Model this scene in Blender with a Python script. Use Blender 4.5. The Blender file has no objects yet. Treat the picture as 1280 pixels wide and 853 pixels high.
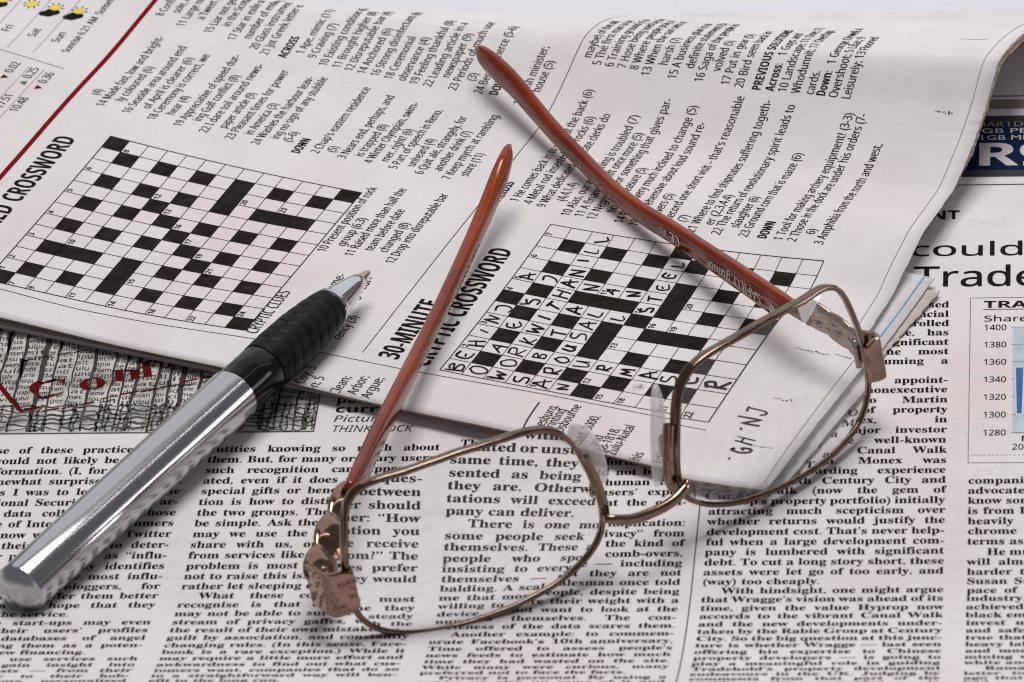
import bpy, math, random
import numpy as np
from mathutils import Matrix, Vector

# Close-up of newspapers, reading glasses and a ballpoint pen.
# All coordinates below are millimetres on the table (x right, y away, z up);
# MM turns them into metres when the meshes are made.
MM = 0.001
random.seed(7)
rng = np.random.default_rng(7)
scene = bpy.context.scene
COL = scene.collection

# ------------------------------------------------------------------ camera
camd = bpy.data.cameras.new("camera")
cam = bpy.data.objects.new("camera", camd)
COL.objects.link(cam)
camd.sensor_width = 36.0
camd.sensor_fit = 'HORIZONTAL'
camd.lens = 221.1
camd.clip_start = 0.05
camd.clip_end = 20.0
right = (0.99610159, 0.06925856, -0.05463397)
up = (0.00878323, 0.53839206, 0.84264871)
back = (0.08777513, -0.83984358, 0.53568487)
loc = (0.10569775, -1.02369722, 0.65481678)
cam.matrix_world = Matrix(((right[0], up[0], back[0], loc[0]),
                           (right[1], up[1], back[1], loc[1]),
                           (right[2], up[2], back[2], loc[2]),
                           (0, 0, 0, 1)))
scene.camera = cam
camd.dof.use_dof = True
camd.dof.focus_distance = 1.236
camd.dof.aperture_fstop = 46.0

# ------------------------------------------------------------------ world, lamps, exposure
world = bpy.data.worlds.new("World")
scene.world = world
world.use_nodes = True
bg = world.node_tree.nodes["Background"]
bg.inputs[0].default_value = (0.95, 0.95, 1.0, 1)
bg.inputs[1].default_value = 0.16


def area(name, pos, target, sx, sy, watts, colour):
    ld = bpy.data.lights.new(name, 'AREA')
    ld.shape = 'RECTANGLE'
    ld.size, ld.size_y = sx, sy
    ld.energy = watts
    ld.color = colour
    o = bpy.data.objects.new(name, ld)
    COL.objects.link(o)
    o.location = pos
    o.rotation_euler = (Vector(target) - Vector(pos)).to_track_quat('-Z', 'Y').to_euler()
    return o


area("ceiling_softbox", (0.06, 0.26, 1.15), (0.03, 0.0, 0), 0.60, 0.52, 12.8, (1.0, 0.985, 0.975))
area("back_panel", (0.10, 1.35, 0.78), (0, 0, 0), 2.2, 1.35, 6.0, (0.96, 0.97, 1.0))
area("tube_light", (0.80, 0.62, 0.90), (-0.05, -0.03, 0), 0.012, 0.9, 0.4, (1.0, 0.98, 0.98))
area("side_window", (1.05, 0.25, 0.11), (0, 0, 0.0), 0.30, 0.40, 2.0, (0.97, 0.97, 1.0))

scene.view_settings.view_transform = 'Standard'
scene.view_settings.look = 'None'
scene.view_settings.exposure = 0.0
scene.view_settings.gamma = 1.0
scene.render.engine = 'CYCLES'
scene.cycles.use_denoising = True
scene.cycles.caustics_refractive = True
scene.cycles.caustics_reflective = True
scene.cycles.max_bounces = 14
scene.cycles.transmission_bounces = 12
scene.cycles.transparent_max_bounces = 12
scene.cycles.sample_clamp_indirect = 4.0
scene.cycles.filter_width = 1.1


# ------------------------------------------------------------------ helpers
def tag(o, label=None, cat=None, group=None, kind=None):
    if label: o["label"] = label
    if cat: o["category"] = cat
    if group: o["group"] = group
    if kind: o["kind"] = kind
    return o


def empty(name, pos, label, cat):
    o = bpy.data.objects.new(name, None)
    COL.objects.link(o)
    o.location = [c * MM for c in pos]
    o.empty_display_size = 0.02
    bpy.context.view_layer.update()
    return tag(o, label, cat)


def mesh(name, verts, faces, mats, parent=None, smooth=False, idx=None, label=None):
    me = bpy.data.meshes.new(name)
    verts = np.asarray(verts, float) * MM
    me.from_pydata(verts.tolist(), [], [tuple(int(i) for i in f) for f in faces])
    if not isinstance(mats, (list, tuple)):
        mats = [mats]
    for m in mats:
        me.materials.append(m)
    if idx is not None:
        me.polygons.foreach_set("material_index", np.asarray(idx, np.int32))
    if smooth:
        me.polygons.foreach_set("use_smooth", np.ones(len(me.polygons), bool))
    me.update()
    o = bpy.data.objects.new(name, me)
    COL.objects.link(o)
    if parent is not None:
        o.parent = parent
        o.matrix_parent_inverse = parent.matrix_world.inverted()
        while parent.parent is not None:
            parent = parent.parent
    if label:
        o["label"] = label
    return o


def fix_normals(o):
    import bmesh
    bm = bmesh.new()
    bm.from_mesh(o.data)
    bmesh.ops.recalc_face_normals(bm, faces=bm.faces)
    bm.to_mesh(o.data)
    bm.free()
    return o


def spline(xs, ys, x):
    xs = np.array(xs, float); ys = np.array(ys, float)
    d = np.gradient(ys, xs)
    x = np.clip(x, xs[0], xs[-1])
    i = np.clip(np.searchsorted(xs, x) - 1, 0, len(xs) - 2)
    h = xs[i + 1] - xs[i]
    t = (x - xs[i]) / h
    return (ys[i] * (2 * t**3 - 3 * t**2 + 1) + h * d[i] * (t**3 - 2 * t**2 + t)
            + ys[i + 1] * (-2 * t**3 + 3 * t**2) + h * d[i + 1] * (t**3 - t**2))


# ------------------------------------------------------------------ materials
def principled(name, base, rough=0.5, metal=0.0, **kw):
    m = bpy.data.materials.new(name)
    m.use_nodes = True
    b = m.node_tree.nodes["Principled BSDF"]
    b.inputs["Base Color"].default_value = (*base, 1)
    b.inputs["Roughness"].default_value = rough
    b.inputs["Metallic"].default_value = metal
    for k, v in kw.items():
        b.inputs[k].default_value = v
    return m


def noise_mix(m, cols, scale, detail=4, lo=0.3, hi=0.7, bump=0.0, bscale=None, stretch=None, rough_var=None):
    """Procedural colour variation and a fine bump, in object space."""
    nt = m.node_tree
    b = nt.nodes["Principled BSDF"]
    tc = nt.nodes.new("ShaderNodeTexCoord")
    vec = tc.outputs["Object"]
    if stretch:
        mp = nt.nodes.new("ShaderNodeMapping")
        mp.inputs["Scale"].default_value = stretch
        nt.links.new(vec, mp.inputs["Vector"])
        vec = mp.outputs["Vector"]
    n = nt.nodes.new("ShaderNodeTexNoise")
    n.inputs["Scale"].default_value = scale
    n.inputs["Detail"].default_value = detail
    n.inputs["Roughness"].default_value = 0.6
    nt.links.new(vec, n.inputs["Vector"])
    r = nt.nodes.new("ShaderNodeValToRGB")
    r.color_ramp.elements[0].position = lo
    r.color_ramp.elements[1].position = hi
    r.color_ramp.elements[0].color = (*cols[0], 1)
    r.color_ramp.elements[1].color = (*cols[1], 1)
    nt.links.new(n.outputs["Fac"], r.inputs["Fac"])
    nt.links.new(r.outputs["Color"], b.inputs["Base Color"])
    if bump:
        n2 = nt.nodes.new("ShaderNodeTexNoise")
        n2.inputs["Scale"].default_value = bscale or scale * 8
        n2.inputs["Detail"].default_value = 3
        nt.links.new(vec, n2.inputs["Vector"])
        bp = nt.nodes.new("ShaderNodeBump")
        bp.inputs["Strength"].default_value = bump
        bp.inputs["Distance"].default_value = 0.0002
        nt.links.new(n2.outputs["Fac"], bp.inputs["Height"])
        nt.links.new(bp.outputs["Normal"], b.inputs["Normal"])
    if rough_var:
        mr = nt.nodes.new("ShaderNodeMapRange")
        mr.inputs["To Min"].default_value = rough_var[0]
        mr.inputs["To Max"].default_value = rough_var[1]
        nt.links.new(n.outputs["Fac"], mr.inputs["Value"])
        nt.links.new(mr.outputs["Result"], b.inputs["Roughness"])
    return r.outputs["Color"], b, nt, vec


def paper(name, a, bcol, specks=True, stain=0.6):
    m = principled(name, a, 0.92, **{"Specular IOR Level": 0.15})
    col, b, nt, vec = noise_mix(m, (a, bcol), 55, 6, 0.34, 0.66, bump=0.35, bscale=900)
    # pinkish stains of cheap newsprint, and fine recycled-fibre specks
    n = nt.nodes.new("ShaderNodeTexNoise"); n.inputs["Scale"].default_value = 16
    n.inputs["Detail"].default_value = 5
    nt.links.new(vec, n.inputs["Vector"])
    r = nt.nodes.new("ShaderNodeValToRGB")
    r.color_ramp.elements[0].position = 0.50; r.color_ramp.elements[1].position = 0.72
    r.color_ramp.elements[0].color = (0, 0, 0, 1); r.color_ramp.elements[1].color = (1, 1, 1, 1)
    nt.links.new(n.outputs["Fac"], r.inputs["Fac"])
    mul = nt.nodes.new("ShaderNodeMath"); mul.operation = 'MULTIPLY'; mul.inputs[1].default_value = stain
    nt.links.new(r.outputs["Color"], mul.inputs[0])
    mx = nt.nodes.new("ShaderNodeMix"); mx.data_type = 'RGBA'
    nt.links.new(mul.outputs[0], mx.inputs["Factor"])
    nt.links.new(col, mx.inputs["A"])
    mx.inputs["B"].default_value = (bcol[0] * 0.93, bcol[1] * 0.80, bcol[2] * 0.78, 1)
    out = mx.outputs["Result"]
    if specks:
        s = nt.nodes.new("ShaderNodeTexNoise"); s.inputs["Scale"].default_value = 4200
        s.inputs["Detail"].default_value = 2
        nt.links.new(vec, s.inputs["Vector"])
        r2 = nt.nodes.new("ShaderNodeValToRGB")
        r2.color_ramp.elements[0].position = 0.28; r2.color_ramp.elements[1].position = 0.42
        r2.color_ramp.elements[0].color = (0.72, 0.66, 0.64, 1); r2.color_ramp.elements[1].color = (1, 1, 1, 1)
        nt.links.new(s.outputs["Fac"], r2.inputs["Fac"])
        m2 = nt.nodes.new("ShaderNodeMix"); m2.data_type = 'RGBA'; m2.blend_type = 'MULTIPLY'
        m2.inputs["Factor"].default_value = 0.45
        nt.links.new(out, m2.inputs["A"]); nt.links.new(r2.outputs["Color"], m2.inputs["B"])
        out = m2.outputs["Result"]
    nt.links.new(out, b.inputs["Base Color"])
    wv = nt.nodes.new("ShaderNodeTexNoise"); wv.inputs["Scale"].default_value = 38
    wv.inputs["Detail"].default_value = 3; wv.inputs["Distortion"].default_value = 0.6
    nt.links.new(vec, wv.inputs["Vector"])
    b2 = nt.nodes.new("ShaderNodeBump"); b2.inputs["Strength"].default_value = 0.55
    b2.inputs["Distance"].default_value = 0.0011
    nt.links.new(wv.outputs["Fac"], b2.inputs["Height"])
    old = b.inputs["Normal"].links[0].from_node
    nt.links.new(b2.outputs["Normal"], old.inputs["Normal"])
    return m


M = {}
M['paper'] = paper("newsprint", (0.60, 0.575, 0.585), (0.66, 0.63, 0.64))
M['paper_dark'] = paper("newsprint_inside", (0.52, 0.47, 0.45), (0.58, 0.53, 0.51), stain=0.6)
M['paper_edge'] = principled("torn_paper_edge", (0.30, 0.21, 0.18), 0.95)
M['ink'] = principled("black_ink", (0.012, 0.009, 0.010), 0.75, **{"Specular IOR Level": 0.04})
noise_mix(M['ink'], ((0.005, 0.004, 0.004), (0.014, 0.011, 0.011)), 700, 3)
M['black_cell'] = principled("printed_black", (0.02, 0.016, 0.016), 0.8, **{"Specular IOR Level": 0.04})
noise_mix(M['black_cell'], ((0.009, 0.007, 0.007), (0.026, 0.020, 0.020)), 420, 6)
M['rule_grey'] = principled("thin_grey_ink", (0.16, 0.14, 0.14), 0.85)
M['pen_ink'] = principled("ballpoint_ink", (0.004, 0.004, 0.006), 0.7, **{"Specular IOR Level": 0.06})
M['ghost'] = principled("show_through", (0.598, 0.573, 0.58), 0.92, **{"Specular IOR Level": 0.15})
M['cell'] = principled("cell_paper", (0.68, 0.655, 0.66), 0.92, **{"Specular IOR Level": 0.15})
noise_mix(M['cell'], ((0.60, 0.565, 0.57), (0.68, 0.66, 0.665)), 90, 6)
M['red_ink'] = principled("red_ink", (0.30, 0.012, 0.018), 0.85, **{"Specular IOR Level": 0.05})
noise_mix(M['red_ink'], ((0.055, 0.003, 0.003), (0.11, 0.005, 0.005)), 300, 3)
M['rule_red'] = principled('red_rule_ink', (0.17, 0.004, 0.008), 0.85, **{'Specular IOR Level': 0.05})
M['blue_ink'] = principled("blue_ink", (0.06, 0.24, 0.36), 0.8)
M['green_ink'] = principled("green_ink", (0.01, 0.12, 0.035), 0.8)
M['yellow_ink'] = principled("yellow_ink", (0.72, 0.52, 0.05), 0.8)
M['navy'] = principled("navy_ink", (0.008, 0.018, 0.07), 0.8, **{"Specular IOR Level": 0.08})
noise_mix(M['navy'], ((0.002, 0.007, 0.030), (0.006, 0.017, 0.062)), 60, 6)
M['navy_black'] = principled("dark_band_ink", (0.010, 0.010, 0.014), 0.7)
M['ad_white'] = principled("advert_lettering", (0.55, 0.50, 0.50), 0.85)
M['ad_gold'] = principled("advert_gold", (0.33, 0.26, 0.10), 0.85)
M['chart_bg'] = principled("chart_tint", (0.40, 0.44, 0.49), 0.9)
noise_mix(M['chart_bg'], ((0.34, 0.38, 0.43), (0.48, 0.52, 0.57)), 260, 6)
M['chart_blue'] = principled("chart_bar_ink", (0.012, 0.10, 0.26), 0.8)
M['band_grey'] = principled("grey_band_ink", (0.20, 0.165, 0.155), 0.85)
M['photo'] = principled("photo_ink", (0.5, 0.49, 0.47), 0.9)
noise_mix(M['photo'], ((0.14, 0.135, 0.125), (0.52, 0.51, 0.49)), 150, 8, 0.28, 0.60)
M['photo_dark'] = principled("photo_dark_ink", (0.02, 0.017, 0.015), 0.9)
noise_mix(M['photo_dark'], ((0.008, 0.007, 0.006), (0.05, 0.042, 0.034)), 300, 5)
M['photo_grey'] = principled("photo_grey_ink", (0.06, 0.057, 0.052), 0.9)
M['table'] = principled("white_table", (0.86, 0.86, 0.90), 0.6)
noise_mix(M['table'], ((0.60, 0.60, 0.625), (0.635, 0.635, 0.66)), 12, 4)


# ------------------------------------------------------------------ page surfaces
def low_z(s):                       # lower page: front part lifts towards the viewer
    return np.where(s > 70, 0.0036 * (s - 70) ** 2, 0.0)


_s = np.linspace(70, 160, 400)
_arc = 70 + np.r_[0, np.cumsum(np.hypot(np.diff(_s), np.diff(low_z(_s))))]


def low_map(x, y, eps=0.0):
    """page point (x, y up the page) -> 3D; y = -arc length"""
    a = -np.asarray(y, float)
    s = np.where(a > 70, np.interp(a, _arc, _s), a)
    z = low_z(s)
    sl = np.where(s > 70, 0.0072 * (s - 70), 0.0)
    k = 1 / np.sqrt(1 + sl * sl)
    x = np.asarray(x, float)
    return np.stack([x, -s + eps * sl * k, z + eps * k], 1)


GU = [80, 88, 92, 95.5, 100, 105.7, 110.5, 113.5, 115.2, 117]
GZ = [0, 0, .06, .15, .32, .59, .84, .965, 1, 1]
BU = [44, 50, 56, 62, 69, 76, 83, 95, 101, 108, 112]
BZ = [0, 0, 1.4, 2.5, 3.7, 3.5, 3.3, 3.4, 2, 0.2, 0]
TH = 1.243601
UO = np.array([-107.2827, 21.0699])
DU = np.array([math.cos(TH), math.sin(TH)])
DV = np.array([math.sin(TH), -math.cos(TH)])


def fold_u(v):                      # the folded back edge, askew to the print
    return np.interp(v, [-120, -10, 3.5, 16, 33, 57, 77, 109, 148, 161, 200],
                     [96, 122, 124.3, 126.4, 129.6, 134.5, 139.5, 148.6, 159.7, 163.5, 175])


def up_z(u, v):                     # folded page: flat in front, arching to a crease at the back
    A = np.maximum(1 + .065 * (v + 15) + .000251 * (v + 15) * (v - 82), .15)
    z = 3 + A * spline(GU, GZ, u) + spline(BU, BZ, u) * np.clip((v - 95) / 75, 0, 1.2) ** 1.5
    t = np.clip((u - 115.2) / np.maximum(fold_u(v) - 115.2, 2), 0, 1)
    z = z - (2.5 + A) * t ** 1.75
    return z + 0.25 * np.sin(v * 0.11 + 0.8) * np.clip((20 - u) / 40, 0, 1) \
        + 0.12 * np.sin(u * .13 + v * .045) * np.clip((u - 20) / 40, 0, 1) * np.clip((110 - u) / 20, 0, 1)


def up_map(u, y, eps=0.0, dz=0.0):
    u = np.asarray(u, float); v = -np.asarray(y, float)
    z = up_z(u, v)
    zu = (up_z(u + .2, v) - up_z(u - .2, v)) / .4
    zv = (up_z(u, v + .5) - up_z(u, v - .5)) / 1.0
    k = 1 / np.sqrt(1 + zu**2 + zv**2)
    n = np.stack([-zu * k, -zv * k, k], 1)
    xy = UO + np.outer(u, DU) + np.outer(v, DV)
    nxy = np.outer(n[:, 0], DU) + np.outer(n[:, 1], DV)
    e_ = np.zeros_like(z) + eps + dz
    return np.c_[xy + nxy * e_[:, None], z + n[:, 2] * e_]


_ug = np.linspace(84, 164, 400)
_ucache = {}


def u_arc(v):
    key = round(float(v), 1)
    if key not in _ucache:
        z = up_z(_ug, np.full_like(_ug, key))
        _ucache[key] = 84 + np.r_[0, np.cumsum(np.hypot(np.diff(_ug), np.diff(z)))]
    return _ucache[key]


# ------------------------------------------------------------------ glyphs (built-in font and its fallbacks)
_gl = {}
_adv = {}
STY = {'sb': (0x1D400, 0x1D7CE), 'ss': (0x1D5A0, 0x1D7E2), 'sn': (0x1D5D4, 0x1D7EC),
       'si': (0x1D608, 0x1D7E2), 'bf': (None, None)}


STRIKE = {'sb': .020, 'ss': .018, 'sn': .012, 'si': 0, 'bf': 0}     # ink spread, in em


def code(ch, st):
    L_, D_ = STY[st]
    if L_ is None: return ch
    if 'A' <= ch <= 'Z': return chr(L_ + ord(ch) - 65)
    if 'a' <= ch <= 'z': return chr(L_ + 26 + ord(ch) - 97)
    if '0' <= ch <= '9': return chr(D_ + ord(ch) - 48)
    return ch


_tmpc = bpy.data.curves.new("type_sort", 'FONT')
_tmpc.fill_mode = 'FRONT'
_tmpo = bpy.data.objects.new("type_sort", _tmpc)
COL.objects.link(_tmpo)


def _eval(body, res, fat=0.0):
    _tmpc.offset = fat
    _tmpc.body = body
    _tmpc.resolution_u = res
    dg = bpy.context.evaluated_depsgraph_get()
    dg.update()
    e = _tmpo.evaluated_get(dg)
    me = e.to_mesh()
    n = len(me.vertices)
    co = np.zeros(n * 3); me.vertices.foreach_get("co", co)
    me.calc_loop_triangles()
    t = np.zeros(len(me.loop_triangles) * 3, np.int32)
    me.loop_triangles.foreach_get("vertices", t)
    e.to_mesh_clear()
    return co.reshape(-1, 3)[:, :2].copy(), t.reshape(-1, 3).copy()


_hh = [None]


def glyph(ch, st, res=2):
    k = (ch, st, res)
    if k not in _gl:
        c = code(ch, st)
        if _hh[0] is None:
            _hh[0] = _eval("HH", 1)[0][:, 0].max()
        if (ch, st) not in _adv:
            _adv[(ch, st)] = _eval("H" + c + "H", 1)[0][:, 0].max() - _hh[0]
        if ch == ' ':
            _gl[k] = (np.zeros((0, 2)), np.zeros((0, 3), int))
        else:
            _gl[k] = _eval(c, res)
    return _gl[k], _adv[(ch, st)]


class Ink:
    """printed marks gathered in page coordinates, one material index per face"""
    def __init__(self):
        self.v = []; self.f = []; self.m = []; self.z = []; self.n = 0

    def add(self, v, f, m=0, lift=0.0):
        v = np.asarray(v, float)
        if len(v) == 0: return
        self.z.append(np.full(len(v), m * .007 + lift)); self.v.append(v); self.f.append(np.asarray(f, int) + self.n)
        self.m.append(np.full(len(f), m)); self.n += len(v)

    def build(self, name, mats, parent, fmap, eps=0.06, label=None):
        v = np.concatenate(self.v)
        f = np.concatenate(self.f); m = np.concatenate(self.m); z = np.concatenate(self.z)
        if fmap is up_map:              # nothing is printed beyond the folded edge
            ok = (v[f][:, :, 0] < fold_u(-v[f][:, :, 1]) - .4).all(1)
            f, m = f[ok], m[ok]
        return mesh(name, fmap(v[:, 0], v[:, 1], eps + z), f, mats, parent, idx=m, label=label)

    def rect(self, x0, y0, x1, y1, m=0, step=1.5):
        nx = max(1, int(abs(x1 - x0) / step + .99)); ny = max(1, int(abs(y1 - y0) / step + .99))
        X, Y = np.meshgrid(np.linspace(x0, x1, nx + 1), np.linspace(y0, y1, ny + 1))
        self._grid(np.stack([X.ravel(), Y.ravel()], 1), nx, ny, m)

    def _grid(self, P, nx, ny, m):
        f = []
        for j in range(ny):
            for i in range(nx):
                a = j * (nx + 1) + i
                f.append((a, a + 1, a + nx + 2)); f.append((a, a + nx + 2, a + nx + 1))
        self.add(P, f, m)

    def patch(self, fn, nx, ny, m=0):
        X, Y = np.meshgrid(np.linspace(0, 1, nx + 1), np.linspace(0, 1, ny + 1))
        self._grid(fn(X.ravel(), Y.ravel()), nx, ny, m)

    def stroke(self, pts, w, m=0, step=1.2, w1=None):
        pts = np.array(pts, float)
        out = [pts[0]]
        for a, b in zip(pts[:-1], pts[1:]):
            k = max(1, int(np.hypot(*(b - a)) / step + .5))
            for i in range(1, k + 1): out.append(a + (b - a) * i / k)
        P = np.array(out)
        t = np.gradient(P, axis=0); t /= np.hypot(t[:, 0], t[:, 1])[:, None] + 1e-9
        nrm = np.stack([-t[:, 1], t[:, 0]], 1)
        ww = np.full(len(P), w) if w1 is None else np.linspace(w, w1, len(P))
        V = np.concatenate([P + nrm * ww[:, None] / 2, P - nrm * ww[:, None] / 2])
        n = len(P); f = []
        for i in range(n - 1):
            f.append((i, n + i, n + i + 1)); f.append((i, n + i + 1, i + 1))
        self.add(V, f, m)

    def poly(self, pts, m=0):            # small convex polygon
        self.add(pts, [(0, i, i + 1) for i in range(1, len(pts) - 1)], m)

    def text(self, s, x, y, size, xs=1.0, st='ss', width=None, mode='fit', rot=0.0, m=0, res=2,
             mirror=False, arcv=None, ys=1.0, bold=0.0):
        parts = []
        cx = 0.0
        nat = 0.0
        bold = bold or (STRIKE[st] * size if m == 0 else 0)
        for ch in s: nat += glyph(ch, st, res)[1] * size * xs
        nsp = s.count(' ')
        sp_extra = 0.0; gx = 1.0
        if width is not None and nat > 0:
            if mode == 'fit':
                gx = width / nat
            elif mode == 'just':
                spw = glyph(' ', st, res)[1] * size * xs
                if nsp and (width - nat) / nsp > -0.45 * spw:
                    sp_extra = (width - nat) / nsp
                else:
                    gx = width / nat
        for ch in s:
            (v, t), adv = glyph(ch, st, res)
            if len(v):
                p = v * [size * xs * gx, size * ys] + [cx, 0]
                parts.append((p, t, 0.0))
                if bold:
                    parts.append((p + [bold, bold * .3], t, .004))
            cx += adv * size * xs * gx + (sp_extra if ch == ' ' else 0)
        c, sn = math.cos(rot), math.sin(rot)
        for p, t, lift in parts:
            if mirror: p = p * [-1, 1] + [cx, 0]
            q = np.stack([x + p[:, 0] * c - p[:, 1] * sn, y + p[:, 0] * sn + p[:, 1] * c], 1)
            if arcv is not None:
                arc = u_arc(arcv)
                a0 = np.interp(x, _ug, arc) if x > 84 else x
                a = a0 + (q[:, 0] - x)
                q[:, 0] = np.where(a > 84, np.interp(a, arc, _ug), a)
            self.add(q, t, m, lift - (.035 if mirror else 0))
        return cx


def sheet(fmap, us, ys):
    U, Y = np.meshgrid(us, ys)
    P = fmap(U.ravel(), Y.ravel())
    nx, ny = len(us) - 1, len(ys) - 1
    f = [(j * (nx + 1) + i, j * (nx + 1) + i + 1, (j + 1) * (nx + 1) + i + 1, (j + 1) * (nx + 1) + i)
         for j in range(ny) for i in range(nx)]
    return P, f


# ------------------------------------------------------------------ table
tv = [(-900, -900, -5.5), (900, -900, -5.5), (900, 1100, -5.5), (-900, 1100, -5.5)]
tag(mesh("table_surface", tv, [(0, 1, 2, 3)], M['table']), kind='structure')

# ------------------------------------------------------------------ lower newspaper
low = empty("newspaper", (0, 0, -5.4), "open newspaper lying flat underneath everything, showing article columns and a share-price chart", "newspaper")
P, F = sheet(lambda x, y: low_map(x, y), np.arange(-150, 171, 5.0),
             np.r_[np.arange(-150, -66, 1.5), np.arange(-66, 131, 6.0)])
# the loose stack of pages beneath the top page, flat on the table
ox = mesh("page", P, F, M['paper'], low, smooth=True)
sm = ox.modifiers.new("sheet", 'SOLIDIFY'); sm.thickness = 0.0001; sm.offset = -1
for k, (dz, dx) in enumerate(((-0.9, 1.5), (-2.2, -1.2), (-3.6, 0.8), (-4.9, -0.6))):
    x0, x1, y0, y1 = -150 + dx, 170 + dx, -146 + dx, 130 + dx
    vv = [(x0, y0, dz - .35), (x1, y0, dz - .35), (x1, y1, dz - .35), (x0, y1, dz - .35),
          (x0, y0, dz + .35), (x1, y0, dz + .35), (x1, y1, dz + .35), (x0, y1, dz + .35)]
    mesh("under_page", vv, [(3, 2, 1, 0), (4, 5, 6, 7), (0, 1, 5, 4), (1, 2, 6, 5), (2, 3, 7, 6), (3, 0, 4, 7)],
         M['paper'], low)

art = Ink()
SZ = 3.28
XS = 0.86


def article(lines, x, ybase, width=44.0, hyph=True):
    for k, t in enumerate(lines):
        if not t: continue
        s = ybase[k]
        ind = 0.0
        if t[0] == '>': ind = 3.6; t = t[1:]
        last = t[-1] == '|'
        if last: t = t[:-1]
        art.text(t, x + ind + rng.normal(0, .04), -s + rng.normal(0, .03), SZ, XS, 'sb',
                 None if last else width - ind, 'just', rot=0.004, bold=0.0)


c1 = ["because of these practices, but I", "then would not likely be giving up", "any information. (I, for one, am as", "am somewhat surprised to be told",
      "much as I was to learn about the", "the National Security had been ar-", "ranging data collection for those", "firms use of Internet by consumers",
      "so they know what all this Twitter", "that has their messages to deter-", "mine their people to use as “influ-", "ence” Oh and company identifies",
      "users who may be the most influ-", "ential and top bloggers, for", "which it can then offer them better", "deals, all in the hope that they",
      "recommend the service.|", ">The same start-ups may even", "then link their users’ profiles", "to all the databases of angel",
      "investors, giving them as a poten-", "tial source of new financing.|", "founder might use services such", "as these to gain insight into",
      "customer interests — from their", "taste in music to their hob-", "bies for a more personalised", "service than before they had", "ever been shown, and so on"]
b12 = [35.5 + 3.575 * k if k <= 8 else 64.1 + 3.53 * (k - 8) for k in range(32)]
article(c1, -104.7, b12)
c2 = ["entities knowing so much about", "them. But, for many ordinary users,", "such recognition can appear in", "ated, even if it does not do so. In",
      "special gifts or benefits. The ques-", "tion is how to distinguish between", "the two groups. The answer should", "be simple. Ask the customer: “How",
      "may we use the information you", "share with us, or do we receive", "from services like them, from?” The", "problem is most companies prefer",
      "not to raise this issue, or they would", "rather let sleeping dogs lie.|", ">What these companies must", "recognise is that one time they",
      "may not be able to survive a steady", "stream of privacy gaffes, with the", "the result of their own mistakes, the", "guilt by association, and constantly",
      "changing rules. (In this sense, Face-", "book is a rare exception.) While it", "may require a little more effort and", "awkwardness to find out what cus-",
      "tomers want, companies that do so", "in a straightforward way will ben-", "efit in the long run.|", "", "the users and their own"]
article(c2, -56.8, b12)
b3 = [34.0, 37.5, 41.0, 44.4, 47.8, 51.2, 54.7, 58.1, 61.5, 64.9, 68.2, 71.5, 74.7, 78.0, 81.3, 84.7, 88.1, 91.5, 95.0, 98.5,
      102.0, 105.5, 109.0, 112.5, 116.0, 119.5, 123.0, 126.5, 130]
c3 = ["The point is that there are systems", "systems without users who feel in-", "situated or unsure, comfortable. This", "same time, they should not be pre-",
      "sented as being less human than", "they are. Otherwise users’ expec-", "tations will exceed what the com-", "pany can deliver.|",
      ">There is one more implication:", "some people seek “privacy” from", "themselves. These are the kind of", "people who sport comb-overs,",
      "insisting to everyone — including", "themselves — that they are not", "balding. A scale salesman once told", "me that most people, despite being",
      "willing to share their weight with a", "device, do not want to look at the", "numbers themselves. The con-", "creteness of the data scares them.",
      ">Another example: to commem-", "orate Facebook’s 10th anniversary,", "Time offered to assess people’s", "news feeds to estimate how much",
      "time they had wasted on the site.", "While many were curious, many", "preferred not to face the facts.|", ">Privacy is personal. By using a", "service we give up some of it and"]
article(c3, -8.9, b3)
b4 = [-13.5 + 3.37 * j if j <= 9 else 16.85 + 3.47 * (j - 9) if j <= 16 else 41.0 + 3.345 * (j - 16) for j in range(46)]
c4 = ["of the group was a broad-based", "with the company’s financial", "that it was tightly controlled", "of the group, the Chinese, has",
      "held what is still a significant", "stake and it had, the most", "part of it, also assuming a", "directorship.|",
      "It is that the appoint-", "ment of a new nonexecutive", "director, named to Martin", "Wragge as CEO of property",
      "company Monex, in", "which he is a major investor", "and is now the well-known", "Tyger Falls and Canal Walk",
      "of Cape Town. Monex was", "a fairly rewarding experience", "for those with Century City and", "Canal Walk (now the gem of",
      "Hyprop’s property portfolio) initially", "attracting much scepticism over", "whether returns would justify the", "development cost. That’s never help-",
      "ful when a large development com-", "pany is lumbered with significant", "debt. To cut a long story short, these", "assets were let go of too early, and",
      "(way) too cheaply.|", ">With hindsight, one might argue", "that Wragge’s vision was ahead of its", "time, given the value Hyprop now",
      "accords to the vibrant Canal Walk", "and the new developments under-", "taken by the Rabie Group at Century", "City. So the big question at this junc-",
      "ture is whether Wragge — last seen", "offering his expertise to Chinese", "property developers — is going to", "play a meaningful role in guiding",
      "Tradehold’s property development", "endeavours in the UK. Judging by", "comments from that part of the", "world the market is", "open for"]
article(c4, 39.1, b4)
c5 = ["companies that have been there and", "advocates of the way in which they", "know some of his own past and what", "is from London and has been in the", "heavily discounted shares in the", "chrome and other metals on such",
      "terms as it was then offered to all|", ">He must have hoped that the deal", "will almost all be done before the", "harder times that come to it, says", "Susan Smith, who has followed the", "pace of reform in the country and", "industry. What has so far been|",
      "achieved by the firms is called the", "black empowerment deal that would", "invest more money in the health", "and safety of the miners. It is also", "true that the unions want all of the", "heavy labour to be better paid now,", "and most of the companies in the",
      "mining world are run by the same", "white and grey men as ever before.|", ">Rama wrote at length in the same", "letter to The Times some weeks", "ago that it had been a while since", "had been so"]
article(c5, 87.2, [b4[18 + k] + (0.3 if k < 12 else 0) for k in range(len(c5))])
art.stroke([(37.75, -38), (37.3, -72), (37.15, -100), (37.0, -140)], 0.22, 0)
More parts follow.
